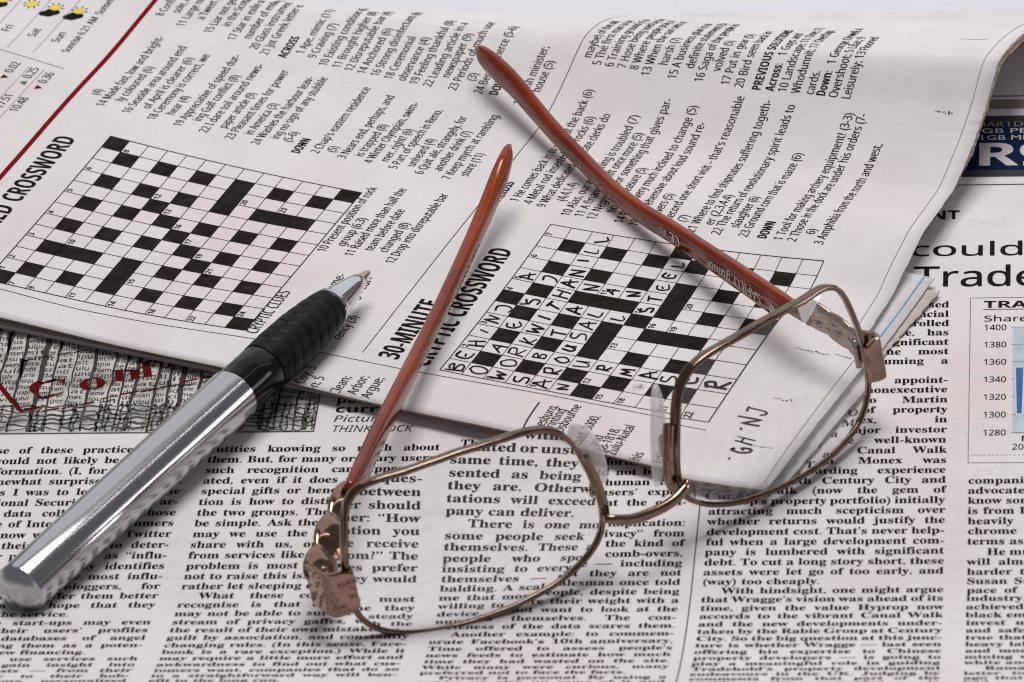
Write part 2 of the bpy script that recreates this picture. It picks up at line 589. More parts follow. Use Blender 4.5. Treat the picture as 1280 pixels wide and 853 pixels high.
# faint print showing through from the other side
for x, y, t in ((84, 70, "noitulos"), (84.6, -12, "seirtsudni"), (70, -76, "the point of"), (84, -64, "and then"), (84, -68, "of which"),
                (84, -56, "the shares"), (84, -48.5, "capital"), (84, -80, "Greek in"), (84, -26, "public station in"), (84, -30, "the law of spe"),
                (-14, -46, "the rest"), (-14, -58, "offer"), (-62, -74, "and then the"), (-62, -78, "public"), (-62, -66, "never so"),
                (-14, -63, "many of the"), (-62, -84, "of those in"), (84, -92, "and so"), (84, -97, "power and")):
    art.text(t[::-1] if False else t, x, y, 3.4, 1.0, 'sb', m=1, mirror=True)
for x, y, t in ((86.5, 43.8, "for $100 first"), (88, 35, "Platinum"), (86, -3.6, "so as to"), (92, 12.5, "80 million"), (88, -45, "the market"), (91, 25.5, "more of")):
    art.text(t, x, y, 5.2, 1.0, 'sb', m=1, mirror=True)
art.build("article_text", [M['ink'], M['ghost']], low, low_map, 0.05)

# headlines
hd = Ink()
hd.text("COMMENT", 84.8 - 22.5, 46.45, 4.75, 1.25, 'sn', width=22.5, m=0, res=3)
hd.text("could", 74.9, 32.65, 7.2, 1.45, 'ss', width=23.0, res=5)
hd.text("Tradehold", 75.9, 21.3, 10.4, 1.1, 'ss', width=44.0, res=5)
hd.build("headline", [M['ink']], low, low_map)

# caption beside the picture
cp = Ink()
cp.text("passwords", -34.0, -18.7, 3.3, 1.0, 'sn'); cp.text("current data.", -34.0, -22.05, 3.3, 1.22, 'sn')
cp.text("Picture:", -34.0, -25.3, 3.1, 1.05, 'si'); cp.text("THINKSTOCK", -34.0, -28.8, 3.1, 1.05, 'si', width=15.5)
cp.build("caption", [M['ink']], low, low_map)

# share-price chart
ch = Ink()
ch.stroke([(87.2, -41), (87.2, 17.0), (140, 17.3)], 0.16, 1); ch.stroke([(87.2, -40.95), (140, -41.1)], 0.16, 1)
for i in range(40): ch.rect(87.6 + i * .8, -38.45, 88.05 + i * .8, -38.33, 1)
ch.text("TRADEHOLD", 89.7, 13.35, 3.5, 1.25, 'sn', res=3); ch.stroke([(89.7, 12.75), (118, 12.9)], 0.2, 0)
ch.text("Share price", 89.75, 8.4, 2.9, 1.1, 'ss')
for k, v in enumerate(("1400", "1380", "1360", "1340", "1320", "1300", "1280")):
    y = 5.25 - 6.16 * k
    ch.text(v, 89.8, y, 2.75, 1.1, 'ss', width=4.45, bold=0.05)
    ch.stroke([(95.25, y + 0.95), (135, y + 0.98)], 0.13, 4)
ch.rect(95.5, 6.2, 135, -30.9, 2, step=3)
ch.text("N", 96.9, -33.8, 2.7, 1.2, 'ss', bold=0.05); ch.text("2013", 95.3, -36.6, 2.75, 1.1, 'ss', width=4.6, bold=0.05)
ch.build("chart", [M['ink'], M['rule_grey'], M['chart_bg'], M['chart_blue'], M['rule_grey']], low, low_map, 0.05)
cb = Ink()
bar = lambda a, b: np.stack([96.05 + a * 1.45 + (1 - b) * a * -.5 + (1 - b) * .2, -24.3 + b * 16], 1)
cb.patch(lambda a, b: np.stack([95.85 + a * 1.9 + (1 - b) * (.25 - a * .55), -24.7 + b * 16.5], 1), 2, 8, 1)
cb.build("bar_outline", [M['chart_blue'], M['paper']], low, low_map, 0.09)
cb = Ink(); cb.patch(bar, 2, 8, 0)
cb.build("bar", [M['chart_blue']], low, low_map, 0.12)

# advertisement under the arch of the folded paper
ad = Ink()
ad.rect(76, 86.6, 130, 62.9, 0, 3); ad.build("advertisement", [M['navy']], low, low_map, 0.05)
ad = Ink()
ad.rect(76, 86.7, 130, 84.2, 2, 3); ad.rect(76, 65.2, 130, 62.7, 2, 3)
ad.text("SMARTDATA", 86.2, 82.4, 2.9, 1.25, 'bf', m=1, width=17)
ad.text("2GB PEAK", 86.9, 79.85, 2.7, 1.4, 'bf', m=0, width=16.2); ad.text("1GB MIDNIGHT", 88.3, 77.1, 2.7, 1.4, 'bf', m=0, width=21.5)
ad.text("R99", 87.3, 67.0, 12.4, 1.0, 'sn', m=0, width=24.5, res=5)
ad.rect(80, 93.2, 130, 89.7, 3, 3); ad.stroke([(80, 94.6), (130, 94.9)], 0.25, 2); ad.stroke([(80, 59.55), (130, 59.8)], 0.25, 2)
ad.build("advert_lettering", [M['ad_white'], M['ad_gold'], M['navy_black'], M['band_grey']], low, low_map, 0.09)

# printed picture: strips of shredded paper with a red word
ph = Ink()
ph.rect(-125, 40, -37.4, -28.6, 0, 3)
ph.build("photograph", [M['photo']], low, low_map, 0.04)
pt = Ink()
lorem = ("Suspendisse potenti Nam dapibus blandit risus nec tincidunt integer lorem vulputate sapien sit amet metus neque malesuada "
         "ultrices vestibulum ullamcorper quis lacus elementum sollicitudin iaculis semper ornare velit at mauris pulvinar egestas").split()
xs_ = []
x = -103.0
while x < -37.6:
    xs_.append(x); x += rng.uniform(2.2, 4.2)
xs_.append(-37.6)
for i, (xa, xb) in enumerate(zip(xs_[:-1], xs_[1:])):
    sh = rng.uniform(-1.0, 1.0)
    y = 22 + sh
    while y > -19:
        w_ = lorem[rng.integers(len(lorem))]
        size = 2.1 if y > -12 else 1.9
        k = max(2, int((xb - xa) / 1.0))
        o_ = rng.integers(0, max(1, len(w_) - k + 1))
        pt.text(w_[o_:o_ + k], xa + .25, y, size, 1.0, 'ss', width=(xb - xa) * rng.uniform(.6, .92), rot=rng.uniform(-.06, .06), m=0, res=1,
                bold=0.06)
        y -= 2.05
    # lower, out-of-focus part of the picture: cracked, blurred lines
    y = -19.2
    while y > -28:
        ph0 = rng.uniform(0, 6)
        zz = [(xa - .2 + t * (xb - xa + .4), y + .32 * math.sin(ph0 + 5 * t) + rng.normal(0, .14)) for t in np.linspace(0, 1, 7)]
        pt.stroke(zz, rng.uniform(.25, .85), 2 if rng.random() < .7 else 1, .6, w1=rng.uniform(.1, .7))
        y -= rng.uniform(1.1, 1.8)
    for k_ in range(2):
        x0_ = rng.uniform(xa, xb)
        zz = [(x0_ + rng.normal(0, .22), yy) for yy in np.linspace(-18.5, -28, 9)]
        pt.stroke(zz, rng.uniform(.2, .6), 2, 1)
    # dark gap between strips
    g = rng.uniform(.25, .8) * (1.7 if i % 3 == 0 else 1)
    pts = [(xa + rng.normal(0, .12), yy) for yy in np.linspace(36, -27.9, 26)]
    pt.stroke(pts, g * 1.5, 1, 2, w1=g * .6)
    if rng.random() < .6:
        yy = rng.uniform(-6, 14)
        pt.poly([(xa - .9, yy + 4), (xa + .9, yy + 3.2), (xa + .3, yy - 4.5)], 1)
red = [[(-101.5, -9), (-99.5, -12.5), (-97.5, -16), (-95.2, -20.8), (-94.3, -21.3)], [(-94.3, -20.3), (-91.8, -19.6)]]
for r_ in red: pt.stroke(r_, 1.0, 3)
for i, (chh, xx, yy, ro) in enumerate((("C", -94.6, -16.0, .30), ("o", -84.6, -13.6, .42), ("n", -78.6, -10.6, .42), ("f", -73.2, -9.8, .45), ("i", -68.8, -5.6, .45), ("d", -65.2, -4.4, .45))):
    pt.text(chh, xx, yy, 8.6, 1.3, 'sb', rot=ro - .25, m=3, res=4)
for a_ in range(len(pt.v)):          # the word is torn from strip to strip like the rest of the picture
    if pt.m[a_][0] == 3 and len(pt.v[a_]) > 12:
        k_ = np.searchsorted(xs_, pt.v[a_][:, 0])
        pt.v[a_][:, 1] += (np.sin(k_ * 2.7) * .55)
for a_, b_ in (((-91, -21.2), (-58, -8.6)), ((-84, -18.5), (-50, -6.6)), ((-100, -4), (-72, 6.5)), ((-66, -4), (-52, 2)), ((-96, 8), (-60, 14))):
    y0_ = 0
    for q_ in range(9):             # a line broken from strip to strip
        t0, t1 = q_ / 9 + .008, (q_ + 1) / 9 - rng.uniform(0, .04)
        d_ = rng.normal(0, .55)
        pt.stroke([(a_[0] + (b_[0] - a_[0]) * t_, a_[1] + (b_[1] - a_[1]) * t_ + d_ + rng.normal(0, .08)) for t_ in (t0, (t0 + t1) / 2, t1)], rng.uniform(.25, .5), 3 if a_[1] < -20 else 1)
pt.stroke([(-37.4, 40), (-37.4, -28.6), (-102.5, -28.6), (-102.4, 40)], .3, 1)
pt.build("picture_detail", [M['photo_dark'], M['photo_dark'], M['photo_grey'], M['red_ink']], low, low_map, 0.08)

# ------------------------------------------------------------------ folded newspaper on top
upn = empty("folded_newspaper", (0, 20, 0.2), "folded newspaper opened at the crossword page, arching up to a crease at the back", "newspaper")


def bottom_u(v):                    # the front edge is cut slightly askew to the print
    return -10.2 - .06 * v


ulist = np.r_[np.arange(0, 84, 2.0), np.linspace(84, 163.0, 130)]


def page_grid(vmax, dz, um=0.0, jag=0.0, umax=163.0):
    vv = np.r_[np.arange(-95, vmax - .5, 3.0), vmax]
    rows = []
    for v in vv:
        b0 = bottom_u(v) + um
        uf = fold_u(v) - (163.0 - umax)
        rows.append(np.where(ulist < 84, b0 + (84 - b0) * ulist / 84, 84 + (uf - 84) * (ulist - 84) / 79.0))
    U = np.array(rows); V = np.repeat(vv[:, None], U.shape[1], 1)
    if dz:                             # lower leaves set back, except where the arch lifts them into view
        V[-1] -= 2.2 * np.clip((96 - U[-1]) / 22, 0, 1)
    if jag:
        V[-1] += rng.normal(0, jag, U.shape[1])
    P = up_map(U.ravel(), -V.ravel(), 0, dz)
    nx, ny = U.shape[1] - 1, U.shape[0] - 1
    f = [(j * (nx + 1) + i, (j + 1) * (nx + 1) + i, (j + 1) * (nx + 1) + i + 1, j * (nx + 1) + i + 1)
         for j in range(ny) for i in range(nx)]
    return P, f


P, F = page_grid(172.4, 0.0, 0.0, 0.06)
pg = mesh("page", P, F, [M['paper'], M['paper_edge']], upn, smooth=True)
sm = pg.modifiers.new("sheet", 'SOLIDIFY'); sm.thickness = 0.00012; sm.offset = -1; sm.material_offset_rim = 1
for dz, vm, um in ((-0.45, 172.4, .5), (-0.95, 172.1, 1.2), (-1.45, 172.3, 1.6)):
    P, F = page_grid(vm, dz, um, 0.09, 162.0)
    ins = mesh("inner_page", P, F, [M['paper_dark'], M['paper_edge']], upn, smooth=True)
    sm = ins.modifiers.new("sheet", 'SOLIDIFY'); sm.thickness = 0.00025; sm.offset = -1; sm.material_offset_rim = 1
# the back half of the fold, flat on the newspaper beneath
def flat(u, v, z):
    return [*(UO + DU * u + DV * v), z]
bq = [flat(-7, -90, .15), flat(-15, 164, .15), flat(30, 164, .15), flat(30, -90, .15)]
bq += [[a_[0], a_[1], 1.0] for a_ in bq]
mesh("under_page", bq, [(3, 2, 1, 0), (4, 5, 6, 7), (0, 1, 5, 4), (1, 2, 6, 5), (2, 3, 7, 6), (3, 0, 4, 7)], M['paper_dark'], upn)


# a loose sheet peeping out at the right-hand side, with a blue rule, and its torn neighbour
def strip(left, right_, z, n=40):
    L_ = np.array(left, float); R_ = np.array(right_, float)
    def res(Q):
        d = np.r_[0, np.cumsum(np.hypot(*np.diff(Q, axis=0).T))]
        t = np.linspace(0, d[-1], n)
        return np.stack([np.interp(t, d, Q[:, 0]), np.interp(t, d, Q[:, 1])], 1)
    return res(L_), res(R_)


peekL = [(-19, 160), (20, 160), (62, 160)]
peekR = [(-17, 173.4), (0, 174.1), (14, 174.7), (30, 175.7), (40, 176.3), (52, 176.9), (60.5, 177.3)]
l_, r_ = strip(peekL, peekR, 1)
def peek_map(u, y, eps=0.0):
    u = np.asarray(u, float); v = -np.asarray(y, float)
    xy = UO + np.outer(u, DU) + np.outer(v, DV)
    z = 1.15 + .012 * np.clip(u - 10, 0, 60) + eps + 0.25 * np.sin(u * .12)
    return np.c_[xy, z]
vtx = np.concatenate([l_, r_ + np.c_[np.zeros(40), rng.normal(0, .06, 40)]])
fcs = [(i, i + 40, i + 41, i + 1) for i in range(39)]
o_ = mesh("loose_page", peek_map(vtx[:, 0], -vtx[:, 1]), fcs, [M['paper'], M['paper_edge']], upn, smooth=True, label="page edge with a thin blue rule peeping out beside the crossword page")
sm = o_.modifiers.new("sheet", 'SOLIDIFY'); sm.thickness = 0.0002; sm.offset = -1; sm.material_offset_rim = 1
bl = Ink(); bl.stroke([(28, -173.4), (38, -174.2), (48, -174.8), (60.4, -175.4)], .28, 0)
bl.build("blue_rule", [M['blue_ink']], o_, peek_map, .05)
tornR = [(16, 173.8), (24, 175.5), (36, 176.9), (47, 178.3), (54, 179.3), (57.5, 179.8)]
l_, r_ = strip([(18, 168), (30, 167), (55, 168)], tornR, 1)
vtx = np.concatenate([l_, r_ + np.c_[np.zeros(40), rng.normal(0, .16, 40)]])
o_ = mesh("torn_page", peek_map(vtx[:, 0], -vtx[:, 1], -.6), fcs, [M['paper_dark'], M['paper_edge']], upn, smooth=True)
sm = o_.modifiers.new("sheet", 'SOLIDIFY'); sm.thickness = 0.00035; sm.offset = -1; sm.material_offset_rim = 1

# ---- crosswords
CA = np.array([[-1.07390307e+02, -2.24445172e+01], [1.40112860e+00, -4.20928357e+00], [4.17537075e+00, 1.83255786e+00],
               [6.21929128e-04, 2.14586580e-02], [-8.05418173e-04, -2.29904335e-03], [-2.81842508e-03, -2.43986702e-02]])
CB = np.array([[-1.43565853e+01, 1.17514630e+01], [1.57051302e+00, -4.11339678e+00], [4.32640928e+00, 1.76388324e+00],
               [-8.20168910e-04, -1.06681258e-02], [-1.44256526e-02, 1.86589601e-03], [-7.21344246e-03, -2.49669744e-02]])


def grid_map(Cf):
    def fn(u, y, eps=0.0):
        u = np.asarray(u, float); v = -np.asarray(y, float)
        Mx = np.stack([np.ones_like(u), u, v, u * v, u * u, v * v], 1)
        q = Mx @ Cf
        q = np.stack([q[:, 0], -q[:, 1]], 1) - UO
        return up_map(q @ DU, -(q @ DV), eps)
    return fn


PA = ["#...........#", ".#.#.#.#.#.#.", "...#.........", ".#.#.#.#.#.#.", "........#....", ".###.#.#.#.#.", "......#......",
      ".#.#.#.#.###.", "....#........", ".#.#.#.#.#.#.", ".........#...", ".#.#.#.#.#.#.", "#...........#"]
NA = {(1, 0): 1, (2, 0): 2, (4, 0): 3, (6, 0): 4, (8, 0): 5, (10, 0): 6, (0, 1): 7, (12, 1): 8, (0, 2): 9, (4, 2): 10, (0, 4): 11,
      (9, 4): 12, (8, 5): 13, (0, 6): 14, (2, 6): 15, (7, 6): 16, (6, 7): 17, (0, 8): 18, (5, 8): 19, (10, 8): 20, (4, 9): 21,
      (0, 10): 22, (10, 10): 23, (1, 12): 24}
PB = ["......#......", ".#.#.#.#.#.#.", ".............", ".#.#.#.#.#.#.", ".......#.....", ".#.###.#.#.#.", "#.....#.....#",
      ".#.#.#.###.#.", ".....#.......", ".#.#.#.#.#.#.", ".............", ".#.#.#.#.#.#.", "......#......"]
PB[3] = ".#.#.#.#.#.#."
NB = {(2, 0): 2, (4, 0): 3, (7, 0): 4, (8, 0): 5, (10, 0): 6, (12, 0): 7, (6, 1): 8, (0, 2): 9, (0, 4): 10, (8, 4): 11, (1, 6): 12,
      (4, 6): 13, (7, 6): 14, (0, 7): 15, (6, 7): 16, (0, 8): 18, (6, 8): 19, (8, 8): 20, (0, 10): 21, (0, 12): 22}
HW = {(0, 0): 'B', (1, 0): 'E', (2, 0): 'H', (3, 0): 'I', (4, 0): 'N', (5, 0): 'D', (8, 0): 'A', (0, 1): 'O', (2, 1): 'A', (4, 1): 'E', (6, 1): 'S', (8, 1): 'D',
      (0, 2): 'W', (1, 2): 'O', (2, 2): 'R', (3, 2): 'K', (4, 2): 'W', (5, 2): 'I', (6, 2): 'T', (7, 2): 'H', (8, 2): 'A', (9, 2): 'N', (10, 2): 'I', (11, 2): 'L', (12, 2): 'L',
      (0, 3): 'S', (2, 3): 'B', (4, 3): 'T', (6, 3): 'A', (8, 3): 'N', (0, 4): 'A', (1, 4): 'R', (2, 4): 'O', (3, 4): 'U', (4, 4): 'S', (5, 4): 'A', (6, 4): 'L', (8, 4): 'A',
      (0, 5): 'N', (2, 5): 'U', (6, 5): 'L', (8, 5): 'N', (2, 6): 'R', (7, 6): 'S', (8, 6): 'T', (9, 6): 'E', (10, 6): 'E', (11, 6): 'L',
      (2, 7): 'M', (2, 8): 'A', (2, 9): 'S', (2, 10): 'T', (2, 11): 'E', (2, 12): 'R'}
LET = {'A': [[(0, 0), (.45, 1), (.85, 0)], [(.1, .38), (.9, .45)]], 'B': [[(.1, 0), (.1, 1)], [(.1, .9), (.6, 1), (.75, .75), (.2, .52), (.8, .4), (.75, .05), (.1, .02)]],
       'D': [[(.2, .95), (.7, .85), (.9, .45), (.6, .05), (.15, .1)]], 'E': [[(.85, .9), (.3, .95), (.1, .5), (.3, .08), (.85, .12)], [(.2, .5), (.7, .55)]],
       'H': [[(.1, 0), (.15, 1)], [(.8, 0), (.8, 1)], [(.1, .5), (.85, .52)]], 'I': [[(.4, .1), (.5, .95)]], 'K': [[(.15, 0), (.2, 1)], [(.8, .95), (.2, .45), (.85, .02)]],
       'L': [[(.2, .95), (.15, .15), (.3, .05), (.85, .15)]], 'M': [[(.05, .0), (.15, .95), (.5, .3), (.85, .95), (.95, 0)]], 'N': [[(.1, 0), (.15, .95), (.75, .05), (.85, .98)]],
       'O': [[(.5, 1), (.12, .75), (.15, .2), (.5, .02), (.85, .3), (.8, .8), (.45, 1.0)]], 'R': [[(.15, 0), (.2, .95)], [(.1, .9), (.7, .95), (.75, .6), (.2, .45), (.9, 0)]],
       'S': [[(.8, .95), (.25, .9), (.2, .6), (.75, .45), (.7, .08), (.1, .08)]], 'T': [[(.05, .9), (.9, .95)], [(.45, .92), (.35, .0)]],
       'U': [[(.1, .95), (.15, .2), (.45, .03), (.75, .3), (.8, .95)], [(.8, .95), (.9, .0)]], 'W': [[(.02, .95), (.2, .05), (.5, .7), (.72, .05), (.98, .98)]],
       'G': [[(.8, .85), (.4, .98), (.1, .5), (.35, .05), (.8, .2), (.85, .5), (.5, .45)]], 'J': [[(.2, .95), (.9, .95)], [(.6, .95), (.6, .2), (.35, .0), (.1, .2)]],
       '-': [[(.1, .5), (.8, .6)]]}


def curve_pts(pts, k=4):
    p = np.array(pts, float)
    if len(p) < 3: return p
    t = np.arange(len(p)); tt = np.linspace(0, len(p) - 1, (len(p) - 1) * k + 1)
    return np.stack([spline(t, p[:, 0], tt), spline(t, p[:, 1], tt)], 1)


def handwrite(ink, ch, x, y, w, h, lw, m):
    ro_ = rng.normal(.06, .13); sc_ = rng.uniform(.82, 1.14); ox_, oy_ = rng.normal(0, .05 * w, 2)
    lw = lw * rng.uniform(.75, 1.15)
    for st_ in LET[ch]:
        q = np.array(st_) + rng.normal(0, .05, (len(st_), 2))
        sk = rng.normal(0, .06)
        q = (q - .5) * [w * sc_, h * sc_]
        q = np.stack([q[:, 0] * math.cos(ro_) - q[:, 1] * math.sin(ro_), q[:, 0] * math.sin(ro_) + q[:, 1] * math.cos(ro_)], 1) + [x + w / 2 + ox_, y + h / 2 + oy_]
        q[:, 0] += (q[:, 1] - y) * sk
        ink.stroke(curve_pts(q) if ch not in 'AHKMNWTLI' else q, lw * rng.uniform(.85, 1.15), m, step=lw, w1=lw * rng.uniform(.55, 1.0))


def crossword(name, pat, nums, fmap, hand, label, lw):
    k = Ink()
    for i in range(14):
        w = lw * (1.5 if i in (0, 13) else 1.0)
        k.stroke([(i, 0), (i, -13)], w, 1, .5); k.stroke([(0, -i), (13, -i)], w, 1, .5)
    for v in range(13):
        for u in range(13):
            if pat[v][u] == '#': k.rect(u, -v, u + 1, -v - 1, 0, .34)
    for (u, v), nn in nums.items():
        k.text(str(nn), u + .07, -v - .36, .40, .95, 'sn', m=1, bold=0.0)
    ob = k.build(name, [M['black_cell'], M['ink']], upn, fmap, 0.06, label)
    if hand:
        h_ = Ink()
        for (u, v), c_ in hand.items():
            handwrite(h_, c_, u + .20, -v - .88, .60, .70, .105, 0)
        for k_ in range(60):      # smudged, rubbed-out cell
            a_ = rng.uniform(0, 6.28); r0 = rng.uniform(0, .3)
            h_.rect(1.5 + r0 * math.cos(a_), -8.5 + r0 * math.sin(a_), 1.53 + r0 * math.cos(a_), -8.53 + r0 * math.sin(a_), 1)
        h_.build("handwriting", [M['pen_ink'], M['rule_grey']], ob, fmap, 0.12)
    return ob


crossword("crossword", PA, NA, grid_map(CA), None, "blank crossword grid with a black corner square", .035)
crossword("crossword", PB, NB, grid_map(CB), HW, "crossword grid partly filled in by hand", .030)

hw = Ink()                          # note in the margin
for c_, u_, v_, w_ in (("-", -11.8, -164.6, 1.4), ("G", -9.2, -165.6, 2.5), ("H", -6.2, -165.0, 2.7), ("-", -2.2, -163.6, 1.5), ("N", -.2, -164.2, 2.7), ("J", 3.0, -163.8, 2.9)):
    handwrite(hw, c_, u_, v_, w_ * .9, 3.5, .48, 0)
hw.build("handwritten_note", [M['pen_ink']], upn, up_map, 0.08)

# ---- headings
h1 = Ink()
h1.text("CROSSWORD", 29.9, 7.5, 6.3, .68, 'sn', width=26.6, res=4)
h1.text("MIXED", 28.2 - 14.6, 7.5, 6.3, .68, 'sn', width=14.6, res=4)
h1.build("crossword_heading", [M['ink']], upn, up_map, label="bold heading above the blank crossword")
h1 = Ink()
h1.text("30-MINUTE", -.6, -89.3, 6.0, .68, 'sn', width=22.0, res=4)
h1.text("CRYPTIC CROSSWORD", -.6 - 0.5, -95.9, 6.3, .68, 'sn', width=44.6, rot=.015, res=4)
h1.build("crossword_heading", [M['ink']], upn, up_map, label="bold heading above the partly filled crossword")

# ---- clues, rules, solutions
cl = Ink()
CS, CX = 2.75, 0.74


def clue(t, u, v, st='ss', size=CS, xs=CX, end=None, bold=0.0):
    cl.text(t, u, -v - .0, size, xs, st, width=(end - u) if end else None, arcv=v, bold=bold, rot=-0.0)


for t, u, v, e in (("(4)", 73.6, -11.0, None), ("14 Made fast, low and bright-", 69.7, -7.9, 99.4), ("ly coloured (6)", 72.8, -4.9, 88.1), ("16 Seaside area around end", 68.8, -1.5, 97.2),
                   ("of April is clearer (6)", 71.8, 1.7, 93.6), ("18 Ceremony is correct, we", 67.9, 4.6, 95.6), ("hear (4)", 71.0, 7.6, 79.2), ("19 Appreciative of speed dur-", 67.2, 11.0, 97),
                   ("ing Gulf conflict (8)", 70.4, 14.0, 90), ("22 I dare toil around news-", 66.5, 17.2, 95), ("paper article (9)", 69.4, 20.3, None), ("23 Pleasant times for power", 65.7, 23.4, 94.3),
                   ("in America (3)", 68.7, 26.5, None), ("24 Washes the harbour leav-", 65.4, 29.5, 93.4), ("ing no sign of any stubble", 68.8, 32.4, 94.0), ("(5-6)", 68.4, 35.3, None),
                   ("2 Chap’s eastern residence", 66.0, 42.6, 92.9), ("(5)", 67.4, 45.6, None), ("3 Nears end, perhaps, and", 65.8, 48.7, 91.5), ("is trapped (8)", 67.6, 51.8, 80.7),
                   ("4 Winter Olympian, swim-", 65.8, 54.6, 90.3), ("mer, right? (6)", 67.3, 57.6, None), ("5 Part of speech in Reno,", 65.2, 60.4, 89.3), ("unheard (4)", 67.1, 63.5, None),
                   ("6 Quit ale, strangely, for", 64.9, 66.3, 88.4), ("another drink (7)", 67.1, 69.4, None), ("7 Keep myrrh at rambling", 64.6, 72.4, 90.6), ("store (11)", 66.8, 75.4, None),
                   ("10 Present position of rock", 31.3, 59.7, 57.2), ("group (6,3)", 34.4, 62.6, 45.6), ("11 Raised more than half the", 31.5, 65.6, 58.7), ("team before date", 34.5, 68.6, 51), ("changed (8)", 34.8, 71.6, 46.5),
                   ("12 Drop into disreputable bar", 31.4, 74.5, 59.3),
                   ("8 Trusted with some-", 0.5, 67.2, 24.8), ("one in power (5)", 3, 70.0, None), ("9 Grabs foreign cur-", 1, 73.0, 25.5), ("rency (3)", 2.5, 75.9, 11.5),
                   ("8 Confident of a", 106.8, -11.8, None), ("sole, A-list (7)", 108.7, -8.8, None), ("11 Large number of", 104.1, -5.7, None), ("a Tweet (8)", 107.4, -2.5, None),
                   ("15 Liar not generous", 103.1, 1.2, None), ("in the Scottish", 106.2, 4.1, None), ("17 Star in exile of", 101.8, 7.3, None), ("number of endings", 103.0, 10.4, None),
                   ("20 Glass instrument", 99.7, 13.4, None), ("21 Jot Greek letter is", 98.4, 16.4, None),
                   ("1 Ape, mimic (11)", 100.5, 23.8, None), ("9 Craving (7)", 99.7, 26.9, None), ("10 Existing condition (6,", 97.7, 30.2, None), ("11 Brought higher (8)", 97.7, 33.3, None),
                   ("12 Disreputable bar (4)", 97.3, 36.3, None), ("14 Anchored (6)", 97.0, 39.3, None), ("16 Strong disinfectant (6)", 96.9, 42.4, None), ("18 Ceremonial", 96.6, 45.6, None),
                   ("observance (4)", 96.7, 48.6, None), ("19 Feeling thankful (8)", 96.2, 51.5, None), ("22 Leading article in a", 96.1, 54.7, None), ("newspaper (9)", 99.6, 57.4, None),
                   ("23 Periods of much use", 96.2, 60.3, None), ("(3)", 99.7, 63.0, None), ("24 Became fierce (5-6)", 96.3, 66.0, None), ("1 British minister;", 95.0, 75.4, None), ("house (5)", 99.2, 77.9, None),
                   ("1 He comes back in to work at the back (6)", 60.8, 88.9, 102.2), ("4 Metal rod inserted into rocks (6)", 60.8, 91.9, 95.0), ("9 What dedicated duplicate clerks do", 60.4, 94.9, 96.4),
                   ("(4,4,1,4)", 63.6, 97.8, None), ("10 Alas, our awakening is troubled (7)", 58.7, 100.8, 97.2), ("11 A financial shift once more (5)", 59.1, 103.6, 92.4), ("12 Negotiate for something that gives par-", 58.8, 106.3, 102.4),
                   ("ticular measure (5)", 62.2, 109.2, None), ("14 Prices very much inclined to change (5)", 59.0, 112.2, 101.5), ("18 Apprehensive about loud sound re-", 58.8, 115.4, 97.4), ("ceivers (5)", 62.2, 118.4, None),
                   ("20 Record one short visit – that’s reasonable", 59.0, 121.4, 105.0), ("(7)", 62.5, 124.4, None), ("21 Where to find shipmates suffering togeth-", 59.4, 127.4, 104.6), ("er (2,3,4,4)", 62.7, 130.1, 74.5),
                   ("22 The return of revolutionary spirit leads to", 59.8, 132.7, 104.2), ("slaughter (6)", 62.9, 135.5, None), ("23 Ground corn that is maize (6)", 60.3, 138.3, 92.2),
                   ("1 Tool for making archery equipment? (3-3)", 60.8, 145.5, 103.6), ("2 Those in the dock are under his orders (7-", 61.0, 148.3, 103.6), ("6)", 64.0, 151.1, None), ("3 Amphibia from the north and west,", 61.2, 153.9, 96.6),
                   ("maybe) of the old", 109.2, 85.4, None), ("5 The first man to be", 107.7, 88.1, None), ("6 Training ground is for", 107.6, 90.9, None), ("7 Hose being used by the", 107.6, 93.7, None), ("8 Where people pray at", 107.5, 96.5, None),
                   ("13 When the sun sets in", 106.4, 99.4, None), ("harsh (7)", 109.1, 102.4, None), ("15 A business plan is to", 106.3, 105.3, None), ("definite statement (5)", 108.9, 108.3, None), ("16 Saga of the people in-", 106.2, 111.2, None),
                   ("volved (5)", 108.8, 114.2, None), ("17 Put in gear (5)", 106.1, 117.1, None), ("20 Bird seen back in", 105.8, 120.2, None),
                   ("10 Landscape; 11 One; 12", 105.7, 129.7, None), ("Whodunnit; 17 Overlap;", 105.7, 132.6, None), ("cards.", 105.7, 135.6, None), ("Overshoot; 5 Lilac; 9", 105.5, 140.8, None), ("Leisurely; 13 Floored", 105.4, 143.6, None)):
    clue(t, u, v, end=e)
for t, u, v, e in (("DOWN", 64.8, 38.9, 71), ("ACROSS", 98.3, 20.7, 106), ("ACROSS", 60.0, 85.5, 67.5), ("DOWN", 60.6, 142.2, 66.6), ("DOWN", 96.6, 69.4, 103)):
    clue(t, u, v, 'sn', CS * 1.02, .62, e, bold=.06)
for t, u, v in (("PREVIOUS SOLUTIONS", 105.6, 124.1), ("Across:", 105.7, 127.0), ("Down:", 105.6, 138.1)):
    clue(t, u, v, 'sn', CS, .70, bold=.03)
clue("1 Guys and", 113.2, 127.0); clue("1 George Orwell; 4", 112.0, 138.1)
cl.text("CRYPTIC CLUES", -.7, -59.4, 3.5, .72, 'ss', width=16.4)
for t, u, v, s_ in (("1 Bent; 2 Coy; 3", -24.5, 75.6, 2.9), ("Caption; 5", -21.5, 78.6, 2.9), ("6 Eat; 7 Clean;", -24.0, 83.4, 2.9), ("13 Arbor;", -17.6, 86.6, 2.9), ("Argue;", -14.6, 89.6, 2.9)):
    cl.text(t, u, -v, s_, .8, 'ss', width=None if t != "Argue;" else 7.4)
